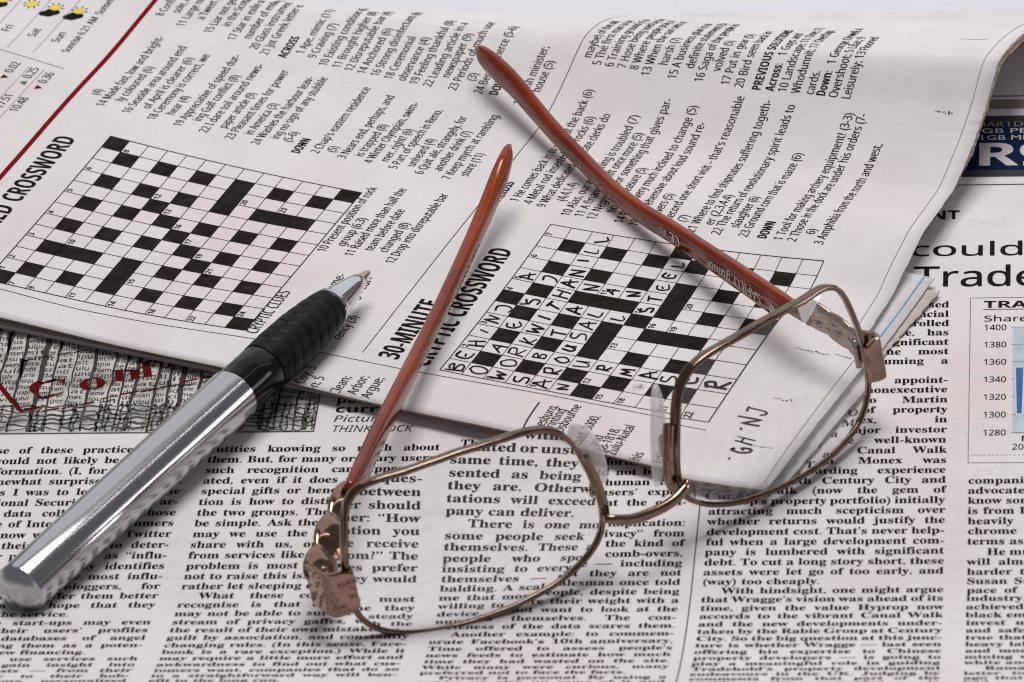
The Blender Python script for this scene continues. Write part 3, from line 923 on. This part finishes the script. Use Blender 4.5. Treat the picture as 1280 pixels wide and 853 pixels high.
for t, u, v in (("Johannesburg.", -20.8, 125.4), ("Printing", -15.0, 127.4), ("Osbourne", -14.8, 129.6), ("Road, 3000.", -18.5, 134.4), ("and", -16.9, 137.5), ("Tel 388-1818.", -23.0, 139.6), ("KwaZulu-Natal", -22.6, 141.8),
                ("this", -19.5, 146.8), ("Editor", -18.2, 151.0)):
    cl.text(t, u, -v, 2.75, .78, 'ss')
# clip print that would hang over the cut front edge
ok_v = np.concatenate(cl.v); ok_f = np.concatenate(cl.f); ok_m = np.concatenate(cl.m)
keep = (ok_v[ok_f][:, :, 0] > bottom_u(-ok_v[ok_f][:, :, 1]) + .1).all(1) & (ok_v[ok_f][:, :, 0] < 158).all(1)
cl.v, cl.f, cl.m = [ok_v], [ok_f[keep]], [ok_m[keep]]
cl.stroke(curve_pts([(-6.2, -121.4), (-10.9, -121.5), (-14.5, -121.8), (-17.2, -122.4)]), .32, 0)
cl.stroke([(-1.0, 6), (-1.1, -3.7), (-2.5, -15.0), (-3.0, -22.2), (-3.0, -39.7), (-2.4, -60.0), (-2.8, -74.3), (-3.1, -91.1), (-3.3, -114.7), (-3.5, -142.1), (-3.7, -157.0)], .16, 0)
cl.stroke([(-.2, -81.8), (40, -81.8), (84, -81.8), (140, -81.8), (158, -81.8)], .17, 0)
cl.stroke([(-18.0, -171.0), (-8, -170.6), (10, -170.4), (60, -169.3), (158, -169.2)], .13, 1)
cl.rect(124.5, -160.5, 124.9, -166.5, 2)
for u_, v_, n_ in ((23.8, 163.5, 9), (9.0, 164.6, 5), (-6.2, 166.6, 6), (104.4, 164.0, 7), (24.4, 168.0, 5)):      # small tears and nicks
    for k_ in range(n_):
        a_ = rng.uniform(-.4, .4)
        cl.stroke([(u_ + rng.normal(0, .15), -v_ + (k_ - n_ / 2) * .55), (u_ + rng.normal(.1, .2), -v_ + (k_ - n_ / 2 + .7) * .55)], rng.uniform(.08, .28), 0 if k_ % 2 else 1, .3)
# faint show-through in the right-hand margin
cl.build("clue_text", [M['ink'], M['rule_grey'], M['ghost']], upn, up_map)

rr = Ink()
rr.stroke([(-20, 16.0), (30, 15.7), (75, 16.2), (158, 16.3)], 1.15, 0)
rr.build("red_rule", [M['rule_red']], upn, up_map)

# ---- weather table beyond the red rule
we = Ink()
def disc(x, y, r_, m):
    a_ = np.linspace(0, 2 * np.pi, 17)[:-1]
    we.poly(np.stack([x + r_ * np.cos(a_), y + r_ * np.sin(a_)], 1), m)
for k_, v_ in enumerate((-48.4, -41.7, -36.0, -30.4)):
    u_ = 103.8
    disc(u_ + .6, -v_, 1.25, 1)
    for a_ in np.linspace(0, 6.28, 9)[:-1]:
        we.stroke([(u_ + .6 + 1.3 * math.cos(a_), -v_ + 1.3 * math.sin(a_)), (u_ + .6 + 1.9 * math.cos(a_), -v_ + 1.9 * math.sin(a_))], .35, 0, 1)
    if k_ in (0, 2, 3):
        for q_, w_ in ((-1.6, 1.0), (-.4, 1.5), (.9, 1.05)): disc(u_ - 1.7 + q_ * .4, -v_ - q_ * .9 + .0, w_, 0)
for t, u_, v_ in (("Thu", 92, -47.8), ("Fri", 92.2, -41.2), ("Sat", 91.8, -34.8), ("Sun", 91.2, -28.9)):
    we.text(t, u_, -v_, 2.7, .9, 'ss', m=0)
for v_ in (-44.6, -38.4, -32.2): we.stroke([(86, -v_), (128, -v_ + .2)], .1, 4)
we.text("Sunrise 6.21 AM  Sunset 5.10pm", 88.0, 25.0, 2.5, .80, 'ss', m=0, bold=.05)
we.stroke([(87, 52), (84.9, 39.5), (81.6, 22.8)], .14, 4)
for u_, v_, s_, t in ((74.6, -33.2, -1, "0.02"), (73.6, -28.4, 1, "0.25"), (72.7, -24.4, -1, "0.36")):
    we.poly([(u_ - .8, -v_ - s_ * -.0 - .7 * s_), (u_ + .9, -v_ - .7 * s_), (u_, -v_ + .9 * s_)], 2 if s_ < 0 else 3)
    we.text(t, u_ + 1.9, -v_ - .7, 2.8, .85, 'ss', m=0)
for u_, v_, t in ((63.0, -31.5, "9.85"), (62.6, -27.9, "17.51"), (62.2, -24.2, "10.48")): we.text(t, u_, -v_, 2.8, .85, 'ss', m=0)
for v_ in (-30.2, -26.6): we.stroke([(45, -v_), (80, -v_)], .1, 4)
we.build("weather_table", [M['ink'], M['yellow_ink'], M['red_ink'], M['green_ink'], M['rule_grey']], upn, up_map)
# ------------------------------------------------------------------ reading glasses (upside down, resting on the brow line)
GO = np.array([31.2124607, -73.4412145, 0.491290897])
GS = np.array([0.088, -0.840, 0.536]) * 2.2      # lift on to the curling page
GO = GO + GS
GA = np.array([0.778319409, 0.627868500, -0.000213278])
GB = np.array([-0.14751248, 0.18318982, 0.9719473])
GN = np.array([0.61029416, -0.75645399, 0.23519863])
WRAP = 0.160763830
GC = (34.2528, 18.0)
RT = [24.5, 24.94, 25.4, 25.82, 25.66, 24.98, 23.92, 22.7, 21.37, 20.23, 19.27, 18.32, 17.49, 16.92, 16.51, 16.19, 15.91, 15.76, 15.72, 15.78, 15.96, 16.26, 16.71, 17.23,
      17.82, 18.59, 19.54, 20.67, 21.85, 23.02, 24.31, 25.15, 25.47, 25.61, 25.41, 25.12, 24.87, 24.73, 24.67, 24.76, 24.92, 25.17, 25.33, 25.0, 23.68, 21.85, 20.26, 19.04,
      18.08, 17.34, 16.78, 16.38, 16.12, 15.97, 15.87, 15.88, 16.01, 16.22, 16.56, 17.06, 17.75, 18.61, 19.67, 20.77, 21.97, 22.86, 23.42, 23.79, 23.73, 23.77, 23.91, 24.13]
_rf = np.fft.rfft(RT); _rf[16:] = 0
RT = np.fft.irfft(_rf, 72)
TT = np.linspace(-np.pi, np.pi, 73)[:-1]


def contour(th):
    return np.interp(th, np.r_[TT, np.pi], np.r_[RT, RT[0]])


glasses = empty("eyeglasses", (31.2, -73.4, 0.5), "upside-down reading glasses with rose-gold rims and reddish brown temples, one temple folded inward", "glasses")
M['rose'] = principled("rose_gold", (0.45, 0.26, 0.21), 0.16, 1.0)
noise_mix(M['rose'], ((0.23, 0.133, 0.098), (0.33, 0.20, 0.15)), 240, 4, rough_var=(0.05, 0.10))
M['rim'] = principled("polished_rim", (0.45, 0.31, 0.27), 0.14, 1.0)
noise_mix(M['rim'], ((0.15, 0.095, 0.072), (0.22, 0.145, 0.112)), 300, 3, rough_var=(0.06, 0.12))
M['steel'] = principled("steel", (0.62, 0.60, 0.60), 0.2, 1.0)
M['acetate'] = principled("red_brown_acetate", (0.21, 0.042, 0.020), 0.12, **{"IOR": 1.43})
noise_mix(M['acetate'], ((0.12, 0.013, 0.002), (0.27, 0.042, 0.006)), 34, 5, rough_var=(0.07, 0.16))
M['letter'] = principled("white_lettering", (0.88, 0.84, 0.80), 0.6)
M['lens'] = principled("lens_glass", (0.985, 0.99, 0.99), 0.0, **{"Transmission Weight": 1.0, "IOR": 1.50})
M['silicone'] = principled("clear_silicone", (0.90, 0.90, 0.90), 0.10, **{"Alpha": 0.46, "IOR": 1.45, "Coat Weight": 0.6, "Coat Roughness": 0.05})


def gw(a_, b_, c_):
    return GO + np.outer(a_, GA) + np.outer(b_, GB) + np.outer(c_, GN)


def lens_frame(s):
    aw = GA * math.cos(WRAP) - GN * math.sin(WRAP) * s
    nw = np.cross(aw, GB)
    if nw @ GN < 0: nw = -nw
    cen = GO + aw * s * GC[0] + GB * GC[1] + nw * 2.0
    return cen, aw, nw


R1, R2 = 80.0, 158.0
CT = 2.9


def sag(r_, R):
    return R - np.sqrt(R * R - r_ * r_)


def sweep(P, Nrm, Bin, prof, closed=False, cap=True):
    """profile (k,2) swept along points P with frame Nrm, Bin; returns verts, faces"""
    n = len(P); k = len(prof[0]) if isinstance(prof, list) else len(prof)
    V = []
    for i in range(n):
        pr = prof[i] if isinstance(prof, list) else prof
        V.append(P[i] + np.outer(pr[:, 0], Nrm[i]) + np.outer(pr[:, 1], Bin[i]))
    V = np.concatenate(V)
    f = []
    for i in range(n if closed else n - 1):
        j = (i + 1) % n
        for q in range(k):
            w = (q + 1) % k
            f.append((i * k + q, i * k + w, j * k + w, j * k + q))
    if cap and not closed:
        f.append(tuple(range(k))[::-1]); f.append(tuple((n - 1) * k + q for q in range(k)))
    return V, f


def superellipse(w, h, p=4.0, k=16):
    a_ = np.linspace(0, 2 * np.pi, k + 1)[:-1]
    c, s = np.cos(a_), np.sin(a_)
    return np.stack([np.sign(c) * np.abs(c) ** (2 / p) * w / 2, np.sign(s) * np.abs(s) ** (2 / p) * h / 2], 1)


for s in (-1, 1):
    cen, aw, nw = lens_frame(s)
    nth, nr = 144, 22
    th = np.linspace(-np.pi, np.pi, nth + 1)[:-1]
    rad = contour(th) + .15
    ax = aw * s                       # outward in-plane axis
    V, F = [], []
    for side in (0, 1):
        base = len(V) and len(np.concatenate(V)) or 0
        pts = [cen + nw * (0 if side == 0 else -CT)]
        for i in range(1, nr + 1):
            rr_ = rad * i / nr
            h = (-sag(rr_, R1)) if side == 0 else (-CT - sag(rr_, R2))
            pts.append(None)
            q = cen + np.outer(rr_ * np.cos(th), ax) + np.outer(rr_ * np.sin(th), GB) + np.outer(h, nw)
            pts[-1] = q
        V.append(np.concatenate([pts[0][None]] + pts[1:]))
        for j in range(nth):
            a0, a1 = base + 1 + j, base + 1 + (j + 1) % nth
            F.append((base, a0, a1))
            for i in range(nr - 1):
                F.append((a0 + i * nth, a0 + (i + 1) * nth, a1 + (i + 1) * nth, a1 + i * nth))
    nn = 1 + nr * nth
    for j in range(nth):
        a0 = 1 + (nr - 1) * nth + j; a1 = 1 + (nr - 1) * nth + (j + 1) % nth
        F.append((a0, a0 + nn, a1 + nn, a1))
    lens = mesh("lens", np.concatenate(V) + nw * 1.25, F, M['lens'], glasses, smooth=True)
    fix_normals(lens)
    me = lens.data
    # keep the ground edge crisp
    for e_ in me.edges: pass
    es = lens.modifiers.new("edge", 'EDGE_SPLIT'); es.split_angle = math.radians(40)
    # rim
    rad = contour(th)
    sg = -sag(rad, R1) + 1.25 - 0.9
    P_ = cen + np.outer((rad) * np.cos(th), ax) + np.outer(rad * np.sin(th), GB) + np.outer(sg, nw)
    T_ = np.roll(P_, -1, 0) - np.roll(P_, 1, 0); T_ /= np.linalg.norm(T_, axis=1)[:, None]
    Bn = np.repeat(nw[None], nth, 0)
    Bn = Bn - T_ * (T_ * Bn).sum(1)[:, None]; Bn /= np.linalg.norm(Bn, axis=1)[:, None]
    Nn = np.cross(T_, Bn)
    out = np.outer(np.cos(th), ax) + np.outer(np.sin(th), GB)
    Nn *= np.sign((Nn * out).sum(1))[:, None]
    V, F = sweep(P_ + Nn * .25, Nn, Bn, superellipse(1.2, 2.3, 3.4, 14), closed=True)
    rim = mesh("rim", V, F, M['rim'], glasses, smooth=True)
    fix_normals(rim)

    # end piece: bent plate from the rim round to the hinge
    path = [(58.6, 15.3, .5), (60.4, 15.3, .35), (62.6, 15.3, .1), (63.1, 15.3, -.35), (63.5, 15.3, -1.6), (63.8, 15.3, -5.0), (63.9, 15.3, -8.6)]
    q = np.array(path)
    t_ = np.arange(len(q)); tt = np.linspace(0, len(q) - 1, 30)
    q = np.stack([np.interp(tt, t_, q[:, i]) for i in range(3)], 1)
    P_ = np.array([cen + ax * (p_[0] - GC[0]) + GB * (p_[1] - GC[1]) + nw * (p_[2] - sag(np.float64(24.0), R1) + 1.3) for p_ in q])
    T_ = np.gradient(P_, axis=0); T_ /= np.linalg.norm(T_, axis=1)[:, None]
    Bn = np.repeat(GB[None], 30, 0); Nn = np.cross(T_, Bn)
    hts = np.interp(np.linspace(0, 1, 30), [0, .25, .6, 1], [7.2, 8.6, 8.8, 8.0])
    V, F = sweep(P_, Nn, Bn, [superellipse(.95, h_, 7, 20) for h_ in hts])
    ep = mesh("end_piece", V, F, M['rose'], glasses, smooth=True)
    fix_normals(ep)
    ep.modifiers.new("edge", 'EDGE_SPLIT').split_angle = math.radians(50)

    # nose pad and its arm
    off = (-7.3, 22.8, -6.2) if s < 0 else (8.1, 20.8, -6.0)
    pc = gw([off[0]], [off[1]], [off[2]])[0]
    # pad: flattened capsule, long axis up, tilted to follow the nose
    la = GB + GA * .20
    if s < 0: la = GB * .90 + GA * -.26 + GN * .25
    la /= np.linalg.norm(la)
    fa = GA * s * .78 + GN * .62 if s > 0 else GA * s * .80 + GN * .60   # thickness direction
    fa = fa - la * (fa @ la); fa /= np.linalg.norm(fa)
    wa = np.cross(la, fa)
    V, F = [], []
    nu, nv = 24, 18
    for i in range(nv + 1):
        ph_ = -np.pi / 2 + np.pi * i / nv
        for j in range(nu):
            a_ = 2 * np.pi * j / nu
            x_ = np.sign(math.cos(ph_)) * abs(math.cos(ph_)) ** .8 * math.cos(a_) * 3.2
            y_ = abs(math.cos(ph_)) ** .8 * math.sin(a_) * 1.5
            z_ = math.sin(ph_) * (8.2 if s < 0 else 9.8)
            V.append(pc + wa * x_ + fa * (y_ + .004 * z_ * z_ * -1) + la * z_)
    for i in range(nv):
        for j in range(nu):
            F.append((i * nu + j, i * nu + (j + 1) % nu, (i + 1) * nu + (j + 1) % nu, (i + 1) * nu + j))
    pad = mesh("nose_pad", V, F, M['silicone'], glasses, smooth=True)
    fix_normals(pad)
    # arm: little loop of wire with a box on the pad
    rimp = cen + ax * (-24.7 + 0.2) + GB * (20.5 - GC[1]) + nw * (-sag(np.float64(24.7), R1) - .4)
    mid = rimp * .45 + pc * .55 - GN * 1.2 - GB * 1.2
    arm = np.array([rimp - GB * 4.0, rimp - GB * 4.5 - GN * 1.4, mid - GB * 2.6, mid + GB * .4, pc + fa * 1.2])
    t_ = np.arange(len(arm)); tt = np.linspace(0, len(arm) - 1, 26)
    P_ = np.stack([spline(t_, arm[:, i], tt) for i in range(3)], 1)
    T_ = np.gradient(P_, axis=0); T_ /= np.linalg.norm(T_, axis=1)[:, None]
    Nn = np.cross(T_, GA + .3 * GB); Nn /= np.linalg.norm(Nn, axis=1)[:, None]; Bn = np.cross(T_, Nn)
    V, F = sweep(P_, Nn, Bn, superellipse(1.0, 1.0, 2, 10))
    arm_o = mesh("pad_arm", V, F, M['rose'], pad, smooth=True); fix_normals(arm_o)
    bx = []
    for i_ in (-1, 1):
        for j_ in (-1, 1):
            for k_ in (-1, 1): bx.append(pc + fa * (1.5 + .7 * i_) + la * 1.5 * j_ + wa * 1.0 * k_)
    bo = mesh("pad_box", bx, [(0, 1, 3, 2), (4, 6, 7, 5), (0, 4, 5, 1), (2, 3, 7, 6), (0, 2, 6, 4), (1, 5, 7, 3)], M['rose'], pad); fix_normals(bo)
    bo.modifiers.new("bevel", 'BEVEL').width = 0.0003
    # rim mount: the thicker plate along the inner side of the rim that carries pad and bridge
    ang = np.linspace(math.radians(168), math.radians(196), 24) if True else None
    ang = np.where(ang > np.pi, ang - 2 * np.pi, ang)
    rd = contour(ang)
    P_ = cen + np.outer(rd * np.cos(ang), ax) + np.outer(rd * np.sin(ang), GB) + np.outer(-sag(rd, R1) - .25, nw)
    out = np.outer(np.cos(ang), ax) + np.outer(np.sin(ang), GB)
    P_ = P_ + out * 1.15
    T_ = np.gradient(P_, axis=0); T_ /= np.linalg.norm(T_, axis=1)[:, None]
    Bn = np.repeat(nw[None], 24, 0); Nn = np.cross(T_, Bn)
    V, F = sweep(P_, Nn, Bn, superellipse(1.5, 2.4, 5, 14))
    mo = mesh("rim_mount", V, F, M['rose'], glasses, smooth=True); fix_normals(mo)
    mo.modifiers.new("edge", 'EDGE_SPLIT').split_angle = math.radians(50)

# bridge
br = np.array([(-9.4, 12.2, -.9), (-8.0, 11.6, -.1), (-4.5, 10.5, .5), (0, 10.2, .7), (4.5, 10.5, .5), (8.0, 11.6, -.1), (9.4, 12.2, -.9)])
t_ = np.arange(len(br)); tt = np.linspace(0, len(br) - 1, 40)
q = np.stack([spline(t_, br[:, i], tt) for i in range(3)], 1)
P_ = gw(q[:, 0], q[:, 1], q[:, 2])
T_ = np.gradient(P_, axis=0); T_ /= np.linalg.norm(T_, axis=1)[:, None]
Bn = np.repeat(GN[None], 40, 0); Nn = np.cross(T_, Bn)
V, F = sweep(P_, Nn, Bn, superellipse(2.0, 1.7, 2.6, 16))
o_ = mesh("bridge", V, F, M['rose'], glasses, smooth=True); fix_normals(o_)


# temples
def temple(path, hts, ths, wz, label):
    q = np.array(path, float) + GS
    d = np.r_[0, np.cumsum(np.linalg.norm(np.diff(q, axis=0), axis=1))]
    tt = np.linspace(0, d[-1], 110)
    P_ = np.stack([spline(d, q[:, i], tt) for i in range(3)], 1)
    for _ in range(6):
        P_[1:-1] = (P_[:-2] + P_[1:-1] * 2 + P_[2:]) / 4
    T_ = np.gradient(P_, axis=0); T_ /= np.linalg.norm(T_, axis=1)[:, None]
    upv = np.array(wz, float)
    Nn = np.cross(T_, upv); Nn /= np.linalg.norm(Nn, axis=1)[:, None]
    Bn = np.cross(Nn, T_)
    f_ = tt / d[-1]
    H = np.interp(f_, hts[0], hts[1]); W_ = np.interp(f_, ths[0], ths[1])
    prof = [superellipse(max(w_, .05), max(h_, .05), 2.5, 28) for w_, h_ in zip(W_, H)]
    V, F = sweep(P_, Nn, Bn, prof)
    o = mesh("temple", V, F, M['acetate'], glasses, smooth=True, label=label)
    fix_normals(o)
    return o, P_, T_, Nn, Bn, H, W_


tipf = ([0, .03, .08, .35, .60, .78, .90, .955, .98, .995, 1.0], [5.8, 6.5, 6.3, 5.0, 4.3, 4.5, 5.6, 5.6, 4.5, 2.5, .3])
tipt = ([0, .05, .5, .8, .93, .98, 1.0], [2.5, 2.9, 2.8, 3.0, 3.2, 2.2, .3])
Rpath = [(55.5, -11.5, 13.2), (52.3, -6.5, 12.6), (48.7, -0.7, 11.8), (42.6, 9.1, 10.4), (36.2, 19.0, 9.0), (29.0, 29.9, 7.6), (21.8, 39.8, 6.4), (15.7, 48.9, 6.0), (9.3, 59.9, 6.2), (3.5, 69.1, 7.0), (-1.8, 77.8, 8.3), (-6.6, 85.6, 9.7), (-11.0, 91.6, 10.6), (-15.2, 97.6, 11.0)]
rt, RP, RTn, RNn, RBn, RH, RW = temple(Rpath, tipf, tipt, (-.10, .12, .98), "open temple with white lettering near the hinge")
Lpath = [(-25.8, -70.1, 12.8), (-22.5, -45.5, 11.0), (-20.1, -29.7, 9.8), (-15.1, .2, 8.4), (-9.4, 31.3, 9.4), (-6.9, 42.4, 11.4), (-5.4, 48.3, 13.3), (-4.5, 52.6, 14.8)]
lt, LP, LTn, LNn, LBn, LH, LW = temple(Lpath, tipf, tipt, (.06, .16, .98), "temple folded inward across the page")

# lettering on the inner face of the open temple: reads from the hinge
def temple_text(txt, f0, size, st, dirn, zoff=0.0, bold=.06, width=None):
    k = Ink()
    k.text(txt, 0, 0, size, 1.0, st, width=width, res=3, bold=bold)
    v = np.concatenate(k.v); f = np.concatenate(k.f)
    L_ = np.r_[0, np.cumsum(np.linalg.norm(np.diff(RP, axis=0), axis=1))]
    sidx = f0 + v[:, 0]
    pos = np.stack([np.interp(sidx, L_, RP[:, i]) for i in range(3)], 1)
    nn = np.stack([np.interp(sidx, L_, RNn[:, i]) for i in range(3)], 1)
    bb = np.stack([np.interp(sidx, L_, RBn[:, i]) for i in range(3)], 1)
    w_ = np.interp(sidx, L_, RW)
    side = -1 if (RNn[20] @ np.array([-1, -.5, 0])) < 0 else 1
    h_ = np.interp(sidx, L_, RH)
    y_ = -(v[:, 1] - size * .35) + zoff                 # upside down with the glasses
    off = (np.clip(1 - (np.abs(y_) / (h_ / 2)) ** 2.5, .02, 1)) ** (1 / 2.5) * w_ / 2 + .10
    q_ = pos + nn * (side * off)[:, None] + bb * y_[:, None]
    return mesh("lettering", q_, f, M['letter'], rt)


temple_text("SAFILO", 13.2, 3.1, 'ss', 1, -.2, .10, 10.6)
temple_text("glamour", 25.2, 3.1, 'si', 1, -.4, .10, 8.8)
temple_text("CE", 44.8, 2.9, 'ss', 1, .1, .12, 4.2)
temple_text("PS", 50.2, 1.7, 'sn', 1, .3, .0, 2.2)
bpy.data.objects.remove(_tmpo)


# metal shoulders between end piece and temple: scalloped plates
def shoulder(p0, p1, side):
    n = 60
    f_ = np.linspace(0, 1, n)
    p0 = np.array(p0, float) + GS; p1 = np.array(p1, float) + GS
    bow = np.array([side * 1.0, -.3, 0]) * np.sin(np.pi * f_)[:, None] * .7
    P_ = p0 + (p1 - p0) * f_[:, None] + bow
    T_ = np.gradient(P_, axis=0); T_ /= np.linalg.norm(T_, axis=1)[:, None]
    Nn = np.cross(T_, GB); Nn /= np.linalg.norm(Nn, axis=1)[:, None]; Bn = np.cross(Nn, T_)
    lean = math.radians(34 if side < 0 else 6) * (1 if Nn[10] @ np.array([-side, 0, 0]) < 0 else -1)
    Nn, Bn = Nn * math.cos(lean) - Bn * math.sin(lean), Bn * math.cos(lean) + Nn * math.sin(lean)
    lobe = np.abs(np.sin(3 * np.pi * f_)) ** .55
    prof = [superellipse(1.0 + (1.3 if side < 0 else .5) * l_, 5.0 - .9 * q_ + (2.8 if side < 0 else .9) * l_, 2.6, 24) for l_, q_ in zip(lobe, f_)]
    V, F = sweep(P_, Nn, Bn, prof)
    o = mesh("temple_shoulder", V, F, M['rose'], glasses, smooth=True)
    fix_normals(o)
    # hinge barrel where the shoulder meets the end piece
    hb = p0 + (p1 - p0) * .03 + GN * .3 + GA * (-side) * 1.5
    ang = np.linspace(0, 2 * np.pi, 15)[:-1]
    V = []
    for zz in (-2.6, -1.0, -.9, .9, 1.0, 2.6):
        r_ = .8
        V.append(hb + GB * zz + np.outer(np.cos(ang) * r_, GA) + np.outer(np.sin(ang) * r_, GN))
    V = np.concatenate(V); F = []
    for i in range(5):
        for j in range(14): F.append((i * 14 + j, i * 14 + (j + 1) % 14, (i + 1) * 14 + (j + 1) % 14, (i + 1) * 14 + j))
    F += [tuple(range(14)), tuple(70 + j for j in range(14))]
    h = mesh("hinge", V, F, M['rose'], glasses, smooth=True); fix_normals(h)
    return o


shoulder((-29.6, -95.6, 10.9), (-25.2, -66.5, 12.4), -1)
shoulder((65.6, -19.4, 10.9), (54.2, -9.6, 12.6), 1)
# screw on the inner face of the open temple
L_ = np.r_[0, np.cumsum(np.linalg.norm(np.diff(RP, axis=0), axis=1))]
i_ = int(np.argmin(np.abs(L_ - 8.6)))
side = -1 if (RNn[20] @ np.array([-1, -.5, 0])) < 0 else 1
sn = RNn[i_] * side; sc = RP[i_] + sn * (RW[i_] / 2 - .1) - RBn[i_] * .6
ang = np.linspace(0, 2 * np.pi, 25)[:-1]
V = []
for r_, h_ in ((1.25, 0), (1.25, .25), (1.0, .42), (.3, .45)):
    V.append(sc + sn * h_ + np.outer(np.cos(ang) * r_, RTn[i_]) + np.outer(np.sin(ang) * r_, RBn[i_]))
V = np.concatenate(V); F = [(i * 24 + j, i * 24 + (j + 1) % 24, (i + 1) * 24 + (j + 1) % 24, (i + 1) * 24 + j) for i in range(3) for j in range(24)]
F.append(tuple(72 + j for j in range(24)))
o_ = mesh("screw", V, F, M['steel'], rt, smooth=False); fix_normals(o_)
dd = RTn[i_] * .5 + RBn[i_] * .86; ee = np.cross(dd, sn)
V = [sc + sn * .47 + dd * a_ * .95 + ee * b_ * .16 for a_, b_ in ((-1, -1), (1, -1), (1, 1), (-1, 1))]
mesh("screw_slot", V, [(0, 1, 2, 3)], M['ink'], o_)

# ------------------------------------------------------------------ ballpoint pen
M['brushed'] = principled("brushed_steel", (0.5, 0.49, 0.51), 0.15, 1.0)
noise_mix(M['brushed'], ((0.485, 0.475, 0.495), (0.515, 0.505, 0.525)), 300, 3)
M['cap'] = principled("satin_cap", (0.52, 0.51, 0.51), 0.30, 1.0)
M['chrome'] = principled("chrome", (0.66, 0.66, 0.69), 0.07, 1.0)
M['rubber'] = principled("black_rubber", (0.005, 0.005, 0.006), 0.45, **{"Specular IOR Level": 0.09})
noise_mix(M['rubber'], ((0.004, 0.004, 0.005), (0.008, 0.008, 0.009)), 500, 4, bump=0.2, bscale=1500)
M['pen_black'] = principled("gloss_black", (0.005, 0.005, 0.006), 0.13, **{"Specular IOR Level": 0.18})
M['brass'] = principled("pen_point_metal", (0.50, 0.46, 0.42), 0.2, 1.0)
A0 = np.array([-85.30, -88.40, 5.15]); A1 = np.array([-29.77, 13.78, 9.50])
PD = A1 - A0; PL_ = np.linalg.norm(PD); PD /= PL_
PX = np.cross(PD, [0, 0, 1.0]); PX /= np.linalg.norm(PX); PZ = np.cross(PX, PD)
pen = empty("ballpoint_pen", A0 - np.array([0, 0, 5.1]), "brushed silver ballpoint pen with a black ribbed grip lying across both newspapers", "pen")


def lathe(name, prof, mat, nseg=72, disp=None, edge=38, parent=pen):
    a_ = np.linspace(0, 2 * np.pi, nseg + 1)[:-1]
    V = []
    for t, r_ in prof:
        rr_ = np.full(nseg, r_) if disp is None else r_ + disp(t, a_)
        V.append(A0 + PD * t + np.outer(np.cos(a_) * rr_, PX) + np.outer(np.sin(a_) * rr_, PZ))
    V = np.concatenate(V); n = len(prof)
    F = [(i * nseg + j, i * nseg + (j + 1) % nseg, (i + 1) * nseg + (j + 1) % nseg, (i + 1) * nseg + j) for i in range(n - 1) for j in range(nseg)]
    F += [tuple(range(nseg)), tuple((n - 1) * nseg + j for j in range(nseg))]
    o = mesh(name, V, F, mat, parent, smooth=True)
    fix_normals(o)
    if edge: o.modifiers.new("edge", 'EDGE_SPLIT').split_angle = math.radians(edge)
    return o


lathe("end_cap", [(-2.6, .15), (-2.57, .9), (-2.4, 1.9), (-2.0, 3.0), (-1.4, 3.95), (-.7, 4.6), (-.1, 4.97), (-.04, 5.12), (.04, 5.14)], M['cap'], 96, None, 60)
lathe("barrel", [(.05, 4.9), (.15, 5.05), (.5, 5.12), (20, 5.2), (45, 5.3), (68.6, 5.38), (69.2, 5.35), (69.4, 5.1)], M['brushed'], 128)


def chevron(t, a_):
    # ribbed V-grooves round the front part of the grip
    ph_ = (t - 82.0) / 3.1 + 0.55 * np.abs(((a_ / (2 * np.pi) * 4) % 1.0) - .5) * 2
    g = np.clip(np.abs((ph_ % 1.0) - .5) * 2, 0, 1)
    rib = np.clip(1 - (g / .5), 0, 1)
    fade = np.clip((t - 80) / 3, 0, 1) * np.clip((101.8 - t) / 1.5, 0, 1)
    return -.17 * rib ** 1.3 * fade


lathe("grip_section", [(69.3, 4.8), (69.4, 5.06), (74, 5.1), (78.8, 5.12), (79.2, 4.9)], M['pen_black'])
gp = [(79.0, 4.8), (79.2, 5.15)] + [(t, float(np.interp(t, [79.2, 84, 92, 98.5, 101.8, 102.5], [5.15, 5.3, 5.15, 4.6, 4.1, 3.6]))) for t in np.arange(79.6, 102.6, .22)]
lathe("grip", gp, M['rubber'], 160, chevron, edge=0)
lathe("collar", [(102.3, 3.2), (102.35, 3.8), (102.6, 3.95), (103.4, 3.85), (103.7, 3.6), (103.8, 3.3)], M['chrome'])
lathe("nose_cone", [(103.6, 3.2), (103.7, 3.45), (107, 2.85), (110.4, 2.2), (112.7, 1.62), (112.9, 1.4)], M['chrome'])
lathe("point", [(112.6, 1.2), (112.7, 1.38), (114.3, .95), (115.7, .62), (116.2, .35), (116.5, .12)], M['brass'], 40)
